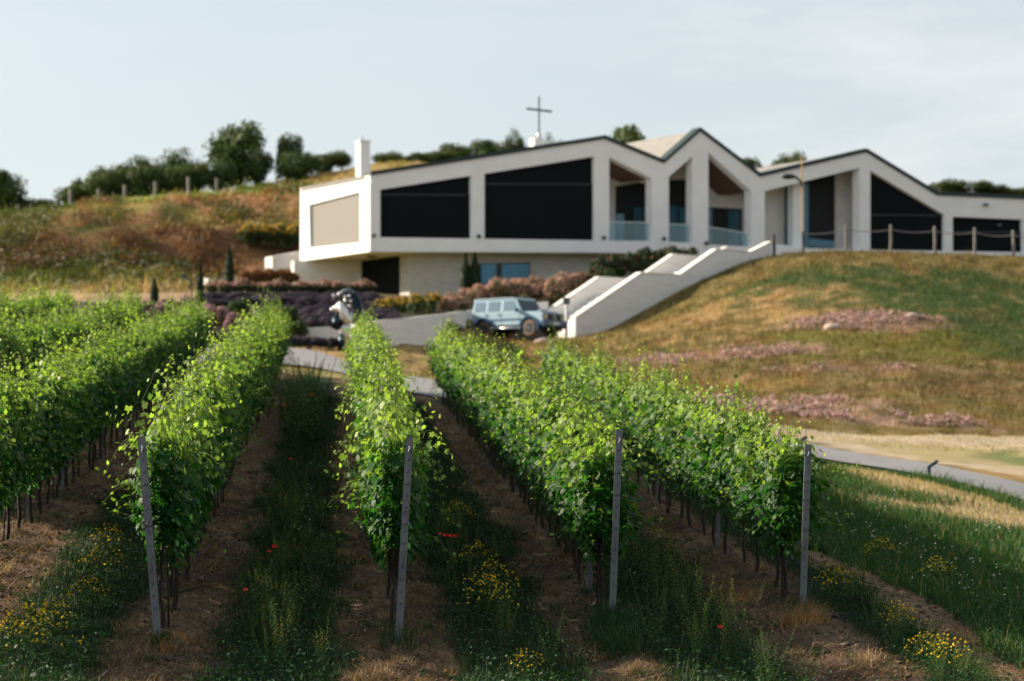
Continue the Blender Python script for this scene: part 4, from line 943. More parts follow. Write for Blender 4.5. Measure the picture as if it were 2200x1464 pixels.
# fabric screens: upper fixed sheet, lower roller just in front
def screen(poly, seam_y, name='screen'):
    (x0, y0), (x1, y1), (x2, y2), (x3, y3) = poly
    b = MB(); b.prism([fr(*p, .24) for p in poly], DV * 0.03); w = hpart(b, name, M['screen'])
    b = MB(); b.prism([fr(x0 + 1, seam_y - 1, .19), fr(x1 - 1, seam_y, .19), fr(x2 - 1, y2 - 2, .19), fr(x3 + 1, y3 - 2, .19)], DV * 0.03); hpart(b, 'roller', M['screen'], w)
    b = MB(); b.prism([fr(x0 + 1, seam_y - 3, .16), fr(x1 - 1, seam_y - 2, .16), fr(x1 - 1, seam_y + 0.5, .16), fr(x0 + 1, seam_y - 0.5, .16)], DV * 0.03); hpart(b, 'roller_rail', M['darkframe'], w)
    return w
screen([(815, 406), (1015, 375), (1015, 516), (815, 514)], 420)
screen([(1038, 372), (1277, 335), (1280, 520), (1040, 518)], 397)
screen([(1866, 363), (2031, 463), (2031, 541), (1870, 540)], 464)
screen([(2045, 464), (2200, 471), (2200, 545), (2045, 544)], 500)
screen([(2214, 472), (2492, 484), (2492, 551), (2214, 545)], 504)
# recessed rooms
def quad(px0, py0, px1, py1, off): return [fr(px0, py0, off), fr(px1, py0, off), fr(px1, py1, off), fr(px0, py1, off)]
def panel(poly, off, name, m, parent=None, th=0.05):
    b = MB(); b.prism([fr(*p, off) for p in poly], DV * th); return hpart(b, name, m, parent)
D3 = 3.6
b = MB(); b.prism([fr(1250, 352, D3), fr(1309, 345, D3), fr(1420, 378, D3), fr(1500, 340, D3), fr(1625, 412, D3), fr(1640, 412, D3), fr(1640, 545, D3), fr(1250, 540, D3)], DV * 0.25,
                  [[fr(1322, 401, D3), fr(1402, 386, D3), fr(1482, 386, D3), fr(1482, 524, D3), fr(1322, 520, D3)], [fr(1500, 444, D3), fr(1598, 449, D3), fr(1598, 532, D3), fr(1500, 530, D3)]]); hpart(b, 'loggia_wall', M['render_in'])
w = panel([(1318, 400), (1484, 384), (1484, 526), (1318, 522)], D3 + .2, 'glazing', M['dark'])
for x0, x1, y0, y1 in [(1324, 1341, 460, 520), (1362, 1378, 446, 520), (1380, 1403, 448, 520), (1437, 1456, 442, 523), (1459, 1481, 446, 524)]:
    panel([(x0, y0), (x1, y0), (x1, y1), (x0, y1)], D3 + .10, 'pane', M['pane_sky'], w, 0.02)
w = panel([(1498, 442), (1600, 447), (1600, 534), (1498, 532)], D3 + .2, 'glazing', M['dark'])
panel([(1524, 448), (1530, 448), (1530, 530), (1524, 530)], D3 + .10, 'pane', M['pane_sky'], w, 0.02); panel([(1564, 452), (1588, 453), (1588, 531), (1564, 531)], D3 + .10, 'pane', M['pane_sky'], w, 0.02)
# entrance bay
D6 = 2.2
b = MB(); b.prism([fr(1640, 380, D6), fr(1686, 375, D6), fr(1686, 538, D6), fr(1640, 536, D6)], DV * 0.2); hpart(b, 'entrance_wall', M['render_in'])
w = panel([(1686, 375), (1704, 372), (1704, 526), (1686, 526)], D6 + .05, 'narrow_window', M['darkframe'])
panel([(1686, 378), (1700, 376), (1700, 468), (1686, 468)], D6 - .3, 'pane', M['pane_sky'], w, .02); panel([(1686, 474), (1700, 474), (1700, 523), (1686, 523)], D6 - .3, 'pane', M['pane_sky'], w, .02)
panel([(1704, 376), (1727, 372), (1727, 532), (1704, 531)], D6 - 1.4, 'column', M['render'], None, 0.5)
w = panel([(1727, 372), (1800, 356), (1800, 542), (1727, 540)], D6 + .3, 'entrance_glazing', M['dark'])
panel([(1728, 392), (1737, 390), (1737, 535), (1728, 535)], D6 + .2, 'pane', M['pane_sky'], w, .02); panel([(1738, 512), (1796, 519), (1796, 534), (1738, 530)], D6 + .2, 'pane', M['pane_sky'], w, .02)
b = MB(); b.prism([fr(1798, 354, D6), fr(1860, 343, D6), fr(1862, 542, D6), fr(1798, 542, D6)], DV * 0.2); hpart(b, 'entrance_wall', M['concrete'])
b = MB(); b.prism([fr(1632, 521, .7), fr(1727, 532, .7), fr(1727, 552, .7), fr(1632, 552, .7)], DV * 0.25); hpart(b, 'low_wall', M['render'])
# glass balustrades
for x0, y0, x1, y1, yb0, yb1 in [(1309, 477, 1401, 479, 517, 519), (1437, 482, 1488, 484, 521, 523), (1523, 488, 1613, 503, 527, 532)]:
    b = MB(); b.prism([fr(x0, y0, .3), fr(x1, y1, .3), fr(x1, yb1, .3), fr(x0, yb0, .3)], DV * 0.02); g = hpart(b, 'balustrade', M['glass'])
    b = MB(); b.prism([fr(x0, y0 - 1, .29), fr(x1, y1 - 1, .29), fr(x1, y1 + .3, .29), fr(x0, y0 + .3, .29)], DV * 0.04); hpart(b, 'handrail', M['silver'], g)
for px, py in [(803, 506), (1029, 508), (1298, 511), (1427, 513), (1518, 523)]:
    p = fr(px, py, -0.08); b = MB(); b.ball(p, 0.12, 10, 6); b.tube([p + DV * 0.1, p], 0.04, 6); hpart(b, 'spotlight', M['darkframe'])
p = fr(2118, 440, -0.12); b = MB(); b.box(p, (0.28, 0.2, 0.14)); hpart(b, 'wall_camera', M['sign_grey'])
p = fr(799, 392, -0.08); b = MB(); b.tube([p + DV * .1, p], 0.07, 8); hpart(b, 'spotlight', M['render'])
p = fr(2147, 484, 0.05); b = MB(); b.box(p, (0.22, 0.2, 0.12)); hpart(b, 'wall_camera', M['sign_grey'])
# lower storey
LB = fr(880, 560, 1.5); lb_off = 1.5; zb = 8.6
Q = Vector((LB.x, LB.y, 0))
def gl(s, t, z): v = Q + EF * s + DV * t; return Vector((v.x, v.y, z))
L0 = (fr(1030, 566, lb_off), fr(1142, 564, lb_off), fr(1142, 612, lb_off), fr(1030, 612, lb_off))
b = MB(); b.prism([gl(0, 0, zb), gl(0, 0, c0), gl(24, 0, c0), gl(24, 0, zb)], DV * 0.4, [list(L0)]); hpart(b, 'stone_wall', M['stone'])
doorT = 1.05
b = MB(); b.prism([gl(0, .41, zb), gl(0, .41, c0), gl(0, doorT, c0), gl(0, doorT, zb)], EF * 0.4); hpart(b, 'stone_return', M['stone'])
pe = on_line(768, 570, Q, DV); tE = (pe - Q).xy.length
b = MB(); b.prism([gl(.25, doorT, zb), gl(.25, doorT, c0), gl(.25, tE, c0), gl(.25, tE, zb)], EF * 0.06); dr = hpart(b, 'door', M['screen'])
for s in (doorT + .08, tE - .12):
    b = MB(); b.prism([gl(.20, s, zb), gl(.20, s, c0 - .05), gl(.20, s + .05, c0 - .05), gl(.20, s + .05, zb)], EF * 0.05); hpart(b, 'door_frame', M['darkframe'], dr)
b = MB(); pl = on_line(632, 580, pe, EF); sL = (pl - pe).dot(EF); b.prism([gl(.4, tE, zb), gl(.4, tE, c0), gl(sL, tE, c0), gl(sL, tE, zb)], DV * 0.4); hpart(b, 'porch_wall', M['concrete'])
b = MB(); b.prism([fr(1030, 566, lb_off + .2), fr(1142, 564, lb_off + .2), fr(1142, 612, lb_off + .2), fr(1030, 612, lb_off + .2)], DV * 0.05); w = hpart(b, 'lower_window', M['darkframe'])
for x0, x1 in [(1034, 1066), (1078, 1137)]: panel([(x0, 568), (x1, 567), (x1, 609), (x0, 609)], lb_off + .14, 'pane', M['pane'], w, .02)
# chimney and the base for the cross
p = fr(782, 378, 3.5); b = MB(); b.prism([on_line(774, 380, p, EF), on_line(774, 306, p, EF), on_line(795, 306, p, EF), on_line(795, 376, p, EF)], DV * 0.5); ch = hpart(b, 'chimney', M['render'])
b = MB(); b.prism([on_line(773, 306, p - DV * .04, EF), on_line(773, 302, p - DV * .04, EF), on_line(797, 301, p - DV * .04, EF), on_line(797, 305, p - DV * .04, EF)], DV * 0.58); hpart(b, 'chimney_cap', M['render'], ch)
b = MB(); c = on_line(778, 299, p + DV * .35, EF); b.tube([c - UP * .05, c + UP * .16], 0.14, 10); hpart(b, 'flue', M['chrome'], ch)
p = fr(1158, 315, 4.0); b = MB(); b.prism([on_line(1148, 330, p, EF), on_line(1148, 297, p, EF), on_line(1168, 297, p, EF), on_line(1168, 330, p, EF)], DV * 0.5); hpart(b, 'roof_pier', M['render'])
cx = on_line(1158, 297, p + DV * .25, EF)
cross = empty('roof_cross', cx); tag(cross, 'thin metal cross with shiny ball standing on the roof pier', 'cross')
ztop = on_line(1158, 208, cx, EF).z - cx.z; zar = on_line(1158, 237, cx, EF).z - cx.z
b = MB(); b.tube([(0, 0, 0), (0, 0, ztop)], 0.055, 8); b.build('mast', M['bollard'], cross)
ad = Vector((0.78, 0.62, 0)); b = MB(); b.tube([ad * -0.95 + UP * zar, ad * 0.95 + UP * zar], 0.065, 8); b.build('crossbar', M['bollard'], cross)
b = MB(); b.ball((0, -.1, 0.14), 0.17, 14, 10); b.build('ball', M['chrome'], cross, smooth=True)
# parapet block at left of the house
p = at(585, 551, 143); ps = [on_line(px, py, p, Vector((1, .0, 0))) for px, py in [(585, 551), (645, 540), (700, 531), (700, 566), (645, 573), (585, 582)]]
b = MB(); b.prism(ps, DV * 0.9); tag(b.build('garden_parapet', M['concrete']), 'pale concrete parapet rising behind the left corner of the building', 'wall')
b = MB(); p = at(447, 595, 134); b.prism([on_line(x, y, p, Vector((1, 0, 0))) for x, y in [(447, 597), (475, 594), (520, 597), (520, 615), (447, 617)]], DV * 0.5)
tag(b.build('low_garden_wall', M['concrete']), 'low pale garden wall left of the narrow cypress', 'wall')

# ------------------------------------------------------------------ outside stair
E2 = Vector((0.82, 0.57, 0)).normalized()
SQ = at(1378, 587, 124); SQ2 = SQ + DV * 3.6
def st(px, py): return on_line(px, py, SQ, E2)
def st2(px, py): return on_line(px, py, SQ2, E2)
stair = empty('outside_staircase', at(1236, 722, 121.6)); tag(stair, 'pale concrete outside staircase with stepped parapets beside the mound', 'staircase')
topl = [(1236, 683), (1378, 587), (1460, 592), (1539, 537), (1612, 543), (1656, 521)]
botl = [(1656, 560), (1610, 575), (1539, 606), (1460, 645), (1364, 700), (1310, 735), (1236, 730)]
b = MB(); b.prism([st(*p) for p in topl] + [st(*p) for p in botl], DV * 0.42); hpart(b, 'front_parapet', M['board'], root=stair)
b = MB(); pts = [st(*p) for p in topl]
for p, q in zip(pts[:-1], pts[1:]): b.prism([p + UP * .01 - E2 * 0, q + UP * .01, q + UP * 0.06, p + UP * 0.06], DV * 0.5)
b.v = [tuple(Vector(v) - DV * 0.04) for v in b.v]; hpart(b, 'coping', M['concrete'], root=stair)
# rear parapet: same line, 3.6 m further in
P1 = [v + DV * 3.6 for v in pts]
b = MB(); b.prism(P1 + [Vector((v.x, v.y, v.z - 2.6)) for v in reversed(P1)], DV * 0.35); hpart(b, 'rear_parapet', M['board'], root=stair)
b = MB()
for p, q in zip(P1[:-1], P1[1:]): b.prism([p + UP * .01, q + UP * .01, q + UP * 0.06, p + UP * 0.06], DV * 0.4)
hpart(b, 'coping', M['concrete'], root=stair)
nst = 30; tot = (pts[-1] - pts[0]).xy.length
xs = [(p - pts[0]).xy.length for p in pts]; zs = [p.z - 0.95 for p in pts]
for i in range(nst):
    s0 = tot * i / nst; s1 = tot * (i + 1) / nst; z = float(np.interp(s1, xs, zs)); p = pts[0] + E2 * s0; p.z = z
    b = MB(); b.prism([Vector((p.x, p.y, z - 0.6)), Vector((p.x, p.y, z)), Vector((p.x, p.y, z)) + E2 * (s1 - s0), Vector((p.x, p.y, z - .6)) + E2 * (s1 - s0)], DV * 3.17)
    b.v = [tuple(Vector(v) + DV * 0.425) for v in b.v]; hpart(b, 'step', M['concrete'], root=stair)

# ------------------------------------------------------------------ retaining wall
wl = [(604, 711, 738, 96.6), (640, 706, 738, 96.4), (730, 700, 750, 96), (825, 688, 758, 95), (880, 683, 750, 97), (930, 677, 745, 101), (965, 673, 741, 108.5), (995, 669, 737, 117), (1013, 667, 733, 122.2), (1060, 661, 731, 123.6), (1100, 656, 729, 124.5), (1178, 648, 725, 125.5)]
T = [at(a, t, Y) for a, t, bo, Y in wl]; B = [at(a, bo, Y) for a, t, bo, Y in wl]
T = catmull(T, 4); B = catmull(B, 4); b = MB(); n = len(T)
V = []
for t, bt in zip(T, B): V += [bt - UP * .3, t, t + Vector((-.25, .3, 0)), bt + Vector((-.25, .3, -.3))]
F = []
for i in range(n - 1):
    for j in range(4): F.append((i * 4 + j, i * 4 + (j + 1) % 4, i * 4 + 4 + (j + 1) % 4, i * 4 + 4 + j))
F += [(0, 1, 2, 3), tuple(4 * (n - 1) + j for j in (3, 2, 1, 0))]
b.add(V, F); tag(b.build('retaining_wall', M['board']), 'long pale concrete retaining wall curving behind the car', 'wall')
# ------------------------------------------------------------------ rope fence on the mound crest
rf = empty('rope_fence', at(1816, 545, 130)); tag(rf, 'rustic fence of round posts linked by rope along the mound crest', 'fence')
tops = []
for i, (px, t, bo, Y, w) in enumerate([(1663, 502, 556, 129.0, 9), (1725, 498, 552, 129.2, 7), (1816, 482, 547, 129.5, 7), (1913, 483, 546, 129.8, 7.5), (2008, 486, 548, 130, 7.5), (2093, 489, 551, 130, 7.5), (2177, 495, 554, 129.5, 8), (2262, 500, 556, 129, 8)]):
    p, q = at(px, bo, Y), at(px + random.uniform(-2, 2), t, Y); r = w / FP * Y * 0.42
    b = MB(); b.tube([p - UP * .4, p.lerp(q, .5) + Vector((.02, 0, 0)), q - UP * .04, q], [r, r * .97, r * .9, r * .6], 10)
    hpart(b, 'post', M['wood_dark'] if i < 2 else M['wood_post'], root=rf); tops.append(q - UP * (0.28 if i > 1 else 0.12) - Vector((0, r, 0)))
for a, c in zip(tops[1:-1], tops[2:]):
    b = MB(); m = (a + c) / 2 - UP * 0.12; b.tube([a, a.lerp(m, .5) - UP * .03, m, m.lerp(c, .5) - UP * .03, c], 0.022, 6); hpart(b, 'rope', M['rope'], root=rf)
# lamp post in front of the entrance
p = at(1724, 552, 129.6); lp = empty('lamp_post', p); tag(lp, 'thin ochre pole with dark curved head before the entrance', 'lamp post')
zt = at(1724, 338, 129.6).z - p.z; za = at(1724, 402, 129.6).z - p.z
b = MB(); b.tube([(0, 0, -.3), (0, 0, zt)], 0.035, 8); b.build('pole', M['ochre'], lp)
b = MB(); b.tube([(0, -.02, za), (-.12, -.05, za + .35), (-.4, -.08, za + .55), (-.75, -.1, za + .6)], [0.05, 0.06, 0.08, .08], 8); b.build('arm', M['darkframe'], lp)
b = MB(); b.ball((-.75, -.1, za + .55), 0.34, 12, 8, (1.2, .7, .45)); b.build('lamp_head', M['darkframe'], lp, smooth=True)

# ------------------------------------------------------------------ small posts, signs
def bollard(px, top, bot, Y, lb, lean=1):
    p = at(px, bot, Y); h = (at(px, top, Y).z - p.z); o = empty('path_light', p); tag(o, lb, 'bollard light', 'angled path lights')
    b = MB(); b.prism([(-.035, -.03, -.1), (-.035, -.03, h * .66), (.035, -.03, h * .70), (.035, -.03, -.1)], (0, .06, 0)); b.build('stem', M['bollard'], o)
    b = MB(); b.prism([(-.036 * lean, -.035, h * .665), (lean * h * .38, -.035, h * 1.0), (lean * h * .50, -.035, h * .90), (.036 * lean, -.035, h * .60)], (0, .07, 0)); b.build('head', M['bollard'], o)
    b = MB(); b.box((lean * h * .32, 0, h * .74), (h * .22, .05, .012), Matrix.Rotation(-lean * R(38), 4, 'Y')); b.build('lens', M['lamp'], o)
bollard(1996, 988, 1031, 52.3, 'angled dark path light on the near edge of the grey path')
bollard(1712, 936, 985, 57.5, 'angled dark path light just behind the meadow end post')
bollard(412, 590, 632, 122, 'pale angled path light left of the cypresses', -1)
bollard(284, 626, 648, 118, 'dark angled path light far left above the vines', -1)
bollard(947, 692, 735, 112, 'angled path light against the white wall left of the car', -1)
p = at(1217, 722, 120.3); sg = empty('parking_sign', p); tag(sg, 'small grey blank sign on a pale post beside the car', 'sign'); hz = at(1217, 640, 120.3).z - p.z
b = MB(); b.tube([(0, 0, -.2), (0, 0, hz)], 0.085, 8); b.build('post', M['render'], sg)
b = MB(); b.box((0, -.1, hz - .17), (.34, .03, .34)); b.build('board', M['sign_grey'], sg, bevel=.01)
# hilltop vineyard posts
for px, t, bo, Y in [(10, 448, 468, 191), (38, 440, 464, 191), (151, 408, 452, 191), (212, 406, 436, 192), (268, 398, 424, 193), (333, 391, 424, 193), (405, 381, 414, 194), (465, 383, 432, 189), (528, 383, 434, 189), (594, 379, 410, 194), (669, 373, 396, 196), (562, 402, 420, 194), (572, 400, 418, 194), (744, 368, 380, 197)]:
    p = at(px, bo, Y); z0 = H(p.x, Y); zt = at(px, t, Y).z; b = MB(); b.box((0, 0, (zt - z0) / 2 - .2), (.22 if px not in (562, 572) else .16, .2, zt - z0 + .4)); o = b.build('hilltop_post', M['wood_post'] if px not in (562, 572) else M['wood_dark'], bevel=.03)
    o.location = (p.x, Y, z0); o.rotation_euler = (0, random.uniform(-.03, .03), random.uniform(0, 1))
    lbm = {10: 'outermost pale post at the far left of the hill crest', 38: 'short pale post at far left beside the dark tree', 151: 'tall pale post where the hill crest shrubs begin', 212: 'short pale post before the low dark shrub', 268: 'pale hilltop post under the rounded dark tree', 333: 'pale hilltop post before the long dark thicket',
           405: 'pale hilltop post at the end of the dark thicket', 465: 'tall pale post left of the big tree', 528: 'tall pale post under the big tree', 594: 'pale post between the big tree and the house', 669: 'short pale post just left of the house roof', 562: 'thin brown stake left of a pair by the big tree', 572: 'thin brown stake right of a pair by the big tree', 744: 'pale post tip peeking over the roof by the chimney'}
    tag(o, lbm[px], 'post', 'posts along the hill crest')
# rocks by the car
for px, py, Y, s, lb in [(1167, 727, 116.5, .34, 'pale flat rock in front of the car front wheel'), (1120, 731, 115, .26, 'small pale rock in the grass before the car'), (1790, 722, 104.5, .34, 'round pinkish rock on the mound'), (1960, 668, 107, .32, 'pinkish rock high on the mound')]:
    p = at(px, py, Y); b = MB(); b.ball((0, 0, 0), s, 10, 7, (1.3, .9, .6)); b.v = [(x * random.uniform(.85, 1.15), y * random.uniform(.85, 1.15), z * random.uniform(.85, 1.15)) for x, y, z in b.v]
    o = b.build('rock', M['rock'], smooth=True); o.location = (p.x, Y, H(p.x, Y) + s * .2); tag(o, lb, 'rock')

# ------------------------------------------------------------------ car
cp_ = at(1112, 727, 120.0); car = empty('parked_car', (cp_.x, 120.0, at(1112, 726, 120).z), R(-38)); tag(car, 'boxy pale blue off-road car parked before the staircase', 'car')
hx = 2.25; hy = 0.90
b = MB(); b.prism([(-2.18, -hy, .56), (2.20, -hy, .56), (2.25, -hy, .70), (2.24, -hy, 1.10), (2.12, -hy, 1.17), (.98, -hy, 1.23), (.9, -hy, 1.25), (-2.2, -hy, 1.25), (-2.22, -hy, .8)], (0, 2 * hy, 0)); body = b.build('body', M['paint'], car, bevel=.035)
b = MB(); zz = 1.25; ins = .10
lo = [(-2.19, -hy), (.93, -hy), (.93, hy), (-2.19, hy)]; up = [(-2.10, -hy + ins), (.52, -hy + ins), (.52, hy - ins), (-2.10, hy - ins)]
b.add([(x, y, 1.24) for x, y in lo] + [(x, y, 1.88) for x, y in up], [(0, 1, 5, 4), (1, 2, 6, 5), (2, 3, 7, 6), (3, 0, 4, 7), (4, 5, 6, 7), (3, 2, 1, 0)]); b.build('cabin', M['paint'], car, bevel=.03)
b = MB(); b.prism([(-2.16, -.84, 1.885), (.5, -.84, 1.885), (.42, -.84, 1.95), (-2.08, -.84, 1.95)], (0, 1.68, 0)); b.build('roof', M['paint'], car, bevel=.02)
def cabpt(x, z, s, o=.004):
    t = (z - 1.24) / .64; return (x, s * (hy - ins * t + o), z)
for s in (-1, 1):
    for x0, x1, xt0, xt1 in [(-2.05, -1.36, -2.0, -1.36), (-1.18, -.42, -1.18, -.42), (-.22, .74, -.22, .45)]:
        b = MB(); b.prism([cabpt(x0, 1.30, s), cabpt(x1, 1.30, s), cabpt(xt1, 1.79, s), cabpt(xt0, 1.79, s)], (0, s * .012, 0)); b.build('side_window', M['carglass'], car)
    for x in (-1.27, -.32, .82):
        b = MB(); b.box((x, s * (hy + .002), .9), (.014, .012, .66)); b.build('door_seam', M['blackplastic'], car)
    b = MB(); b.box((0, s * (hy + .012), .86), (3.0, .03, .07)); b.build('side_strip', M['paint_dark'], car, bevel=.01)
    for x in (-.55, -1.4 + .1): b = MB(); b.box((x + .05, s * (hy + .03), 1.12), (.16, .04, .03)); b.build('door_handle', M['blackplastic'], car, bevel=.008)
    b = MB(); b.tube([(-1.0, s * .98, .42), (.95, s * .98, .42)], .075, 10); b.build('side_step', M['silver'], car, smooth=True)
    b = MB(); b.box((.78, s * 1.06, 1.30), (.12, .24, .20)); b.tube([(.78, s * .88, 1.25), (.78, s * 1.0, 1.27)], .03, 6); b.build('mirror', M['paint_dark'], car, bevel=.02)
    b = MB(); b.box((1.98, s * .80, 1.25), (.16, .09, .07)); b.build('indicator', M['lamp'], car, bevel=.015)
    for x in (-1.40, 1.45):
        wo = MB(); ro = []
        b = MB(); ang = [i * math.pi / 12 for i in range(-1, 14)]
        oc_ = [(x + .60 * math.cos(a), .42 + .60 * math.sin(a)) for a in ang]; ic_ = [(x + .50 * math.cos(a), .42 + .50 * math.sin(a)) for a in ang]
        b.prism([(u, s * .86, v) for u, v in oc_] + [(u, s * .86, v) for u, v in reversed(ic_)], (0, s * .14, 0)); b.build('wheel_arch', M['paint_dark'] if x > 0 or True else M['paint'], car)
        b = MB(); b.prism([(u, s * .902, v) for u, v in ic_], (0, s * .004, 0)); b.build('wheel_well', M['blackplastic'], car)
        b = MB(); b.tube([(x, s * .70, .40), (x, s * .74, .40), (x, s * .94, .40), (x, s * .97, .40)], [.36, .40, .40, .35], 28); wh = b.build('wheel', M['tyre'], car)
        b = MB(); b.tube([(x, s * .94, .40), (x, s * .975, .40)], [.27, .255], 24); b.build('rim', M['blackplastic'], wh)
        b = MB()
        for i in range(5):
            a = i * 1.2566; b.box((x + .13 * math.cos(a), s * .985, .40 + .13 * math.sin(a)), (.22, .02, .045), Matrix.Rotation(-a, 4, 'Y'))
        b.build('spokes', M['sign_grey'], wh)
b = MB(); b.prism([(.945, -.76, 1.28), (.945, .76, 1.28), (.575, .70, 1.83), (.575, -.70, 1.83)], (.012, 0, .008)); b.build('windscreen', M['windscreen'], car)
b = MB(); b.prism([(1.02, -.62, 1.235), (2.12, -.58, 1.185), (2.12, .58, 1.185), (1.02, .62, 1.235)], (0, 0, .035)); b.build('bonnet', M['paint_dark'], car, bevel=.02)
b = MB(); b.box((2.27, 0, .93), (.05, 1.08, .36)); gr = b.build('grille', M['blackplastic'], car, bevel=.02)
b = MB(); b.tube([(2.305, .12 * math.cos(a), .94 + .12 * math.sin(a)) for a in np.linspace(0, 2 * math.pi, 17)], .012, 5)
for i in range(3):
    a = math.pi / 2 + i * 2.0944; b.tube([(2.305, 0, .94), (2.305, .115 * math.cos(a), .94 + .115 * math.sin(a))], [.016, .006], 5)
b.build('emblem', M['chrome'], gr)
b = MB()
for z in (.84, .94, 1.04): b.box((2.30, 0, z), (.02, 1.0, .02))
b.build('grille_bars', M['sign_grey'], gr)
for s in (-1, 1):
    b = MB(); b.tube([(2.20, s * .70, .95), (2.285, s * .70, .95)], [.15, .14], 18); hl = b.build('headlight', M['lamp'], car)
    b = MB(); b.tube([(2.24, s * .70, .95), (2.282, s * .70, .95)], .165, 18); b.build('headlight_ring', M['blackplastic'], hl)
    b = MB(); b.box((2.30, s * .72, .60), (.10, .34, .16)); b.build('air_intake', M['blackplastic'], car, bevel=.02)
    b = MB(); b.box((2.36, s * .46, .62), (.05, .1, .10)); b.build('fog_lamp', M['lamp'], car, bevel=.02)
    b = MB(); b.box((-2.25, s * .80, .80), (.05, .14, .20)); b.build('tail_light', PETAL_RED, car, bevel=.01)
b = MB(); b.box((2.27, 0, .62), (.22, 1.86, .32)); b.build('front_bumper', M['paint_dark'], car, bevel=.04)
b = MB(); b.box((2.29, 0, .44), (.18, 1.7, .12)); b.build('lower_guard', M['blackplastic'], car, bevel=.02)
b = MB(); b.box((2.395, 0, .62), (.015, .5, .12)); b.build('number_plate', M['plate'], car)
b = MB(); b.box((-2.27, 0, .55), (.14, 1.8, .2)); b.build('rear_bumper', M['silver'], car, bevel=.03)
b = MB(); b.tube([(-2.26, 0, 1.12), (-2.28, 0, 1.12), (-2.46, 0, 1.12), (-2.48, 0, 1.12)], [.3, .38, .38, .33], 24); b.build('spare_wheel', M['silver'], car)
b = MB(); b.box((0, 0, .48), (4.0, 1.5, .2)); b.build('underbody', M['blackplastic'], car)

# ------------------------------------------------------------------ sculpture
sp = at(742, 760, 91.5); sc0 = empty('garden_sculpture', (sp.x, 91.5, sp.z)); tag(sc0, 'shiny metal sculpture with dark arched hood above a curved bright body', 'sculpture')
def sl(px, py, dy=0.0):
    v = at(px, py, 91.5 + dy); return v - Vector(sc0.location)
b = MB(); b.tube([sl(728, 655, -.1), sl(733, 658, -.2), sl(738, 668, -.25), sl(741, 680, -.25), sl(745, 690, -.2), sl(750, 684, -.15), sl(758, 674, -.1)], [.13, .19, .19, .18, .18, .14, .08], 12); b.build('curved_body', M['silver'], sc0, smooth=True)
b = MB(); b.tube([sl(733, 652), sl(724, 660, -.1), sl(716, 666, -.15)], [.12, .10, .07], 10); b.ball(sl(723, 667, -.2), .09); b.ball(sl(714, 665, -.2), .08); b.build('snout', M['silver'], sc0, smooth=True)
b = MB(); arc = [(727, 633), (736, 624), (747, 620), (760, 624), (770, 635), (776, 650), (779, 668), (778, 684), (770, 690), (764, 672), (758, 655), (752, 645), (744, 640), (732, 640)]
b.prism([sl(*q, -.1) for q in arc], (0, .5, 0)); b.build('hood', M['bronze_dark'], sc0, bevel=.05)
b = MB(); b.tube([sl(728, 636, -.15), sl(738, 627, -.2), sl(750, 624, -.2), sl(762, 630, -.18)], [.06, .09, .09, .05], 10); b.build('crest', M['sign_grey'], sc0, smooth=True)
b = MB(); b.tube([sl(729, 676), sl(724, 690, -.05), sl(722, 700, -.05), sl(727, 708)], [.10, .22, .25, .08], 14); b.build('dark_lobe', M['bronze_dark'], sc0, smooth=True)
b = MB(); b.tube([sl(745, 690), sl(741, 705), sl(746, 722), sl(744, 760)], [.12, .22, .12, .10], 12); b.build('pedestal', M['silver'], sc0, smooth=True)
b = MB(); b.tube([sl(737, 716, .05), sl(733, 735, .05), sl(733, 764, .05)], [.10, .14, .16], 10); b.build('base_foot', M['bronze_dark'], sc0, smooth=True)
for px, py in [(716, 635), (741, 638), (742, 647), (750, 636), (753, 647), (751, 658), (727, 632), (754, 690)]:
    b = MB(); b.ball(sl(px, py, -.35), .065, 12, 8); b.build('bead', M['chrome'], sc0, smooth=True)

# ------------------------------------------------------------------ trees and shrubs
def crown(seed, n=4200, lumps=9, leaf=.16, flat=1.0, base=(0.022, 0.046, 0.014), hi=(0.085, 0.120, 0.034), spread=.8):
    global rng
    keep = rng; rng = np.random.default_rng(seed)
    cs = rng.normal(0, 1, (lumps, 3)); cs = unit(cs) * rng.uniform(.25, spread, (lumps, 1)) * np.array([.62, .62, .5]); rs = rng.uniform(.18, .40, lumps); cs[0] = 0; rs[0] = .42
    w = rng.integers(0, lumps, n); v = unit(rng.normal(0, 1, (n, 3))); rr = rng.uniform(.55, 1.12, n)
    P = cs[w] + v * (rs[w] * rr)[:, None]; P[:, 2] *= flat
    tint = rng.uniform(0, 1, lumps)[w][:, None] * .6 + rng.uniform(0, .4, (n, 1)); cc = (1 - tint) * np.array(base) + tint * np.array(hi)
    V, F, Cc = leaves(P, v + rng.normal(0, .5, (n, 3)), rng.normal(0, 1, (n, 3)), rng.uniform(.6, 1.4, n) * leaf * .2, cc * rng.uniform(.75, 1.25, (n, 1)), (DX, DF))
    rng = keep; return mk('crown', V, F, M['leaf'], col=Cc, nolink=True)
CR = [crown(500 + i, 6000, 10, .19) for i in range(4)] + [crown(520 + i, 5000, 14, .18, 1.0, spread=1.0) for i in range(3)]
def trunk_mesh(seed):
    r = random.Random(seed); b = MB(); b.tube([(0, 0, -.08), (.01, 0, .25), (r.uniform(-.03, .03), 0, .5), (r.uniform(-.06, .06), 0, .75)], [.05, .04, .03, .015], 7)
    for i in range(4):
        a = r.uniform(0, 6.28); z = r.uniform(.3, .5); b.tube([(0, 0, z), (.12 * math.cos(a), .12 * math.sin(a), z + .12), (.25 * math.cos(a), .25 * math.sin(a), z + .28)], [.022, .015, .006], 5)
    return b.mesh('trunk', M['bark'])
TM = [trunk_mesh(i) for i in range(3)]
ORD0 = ordn
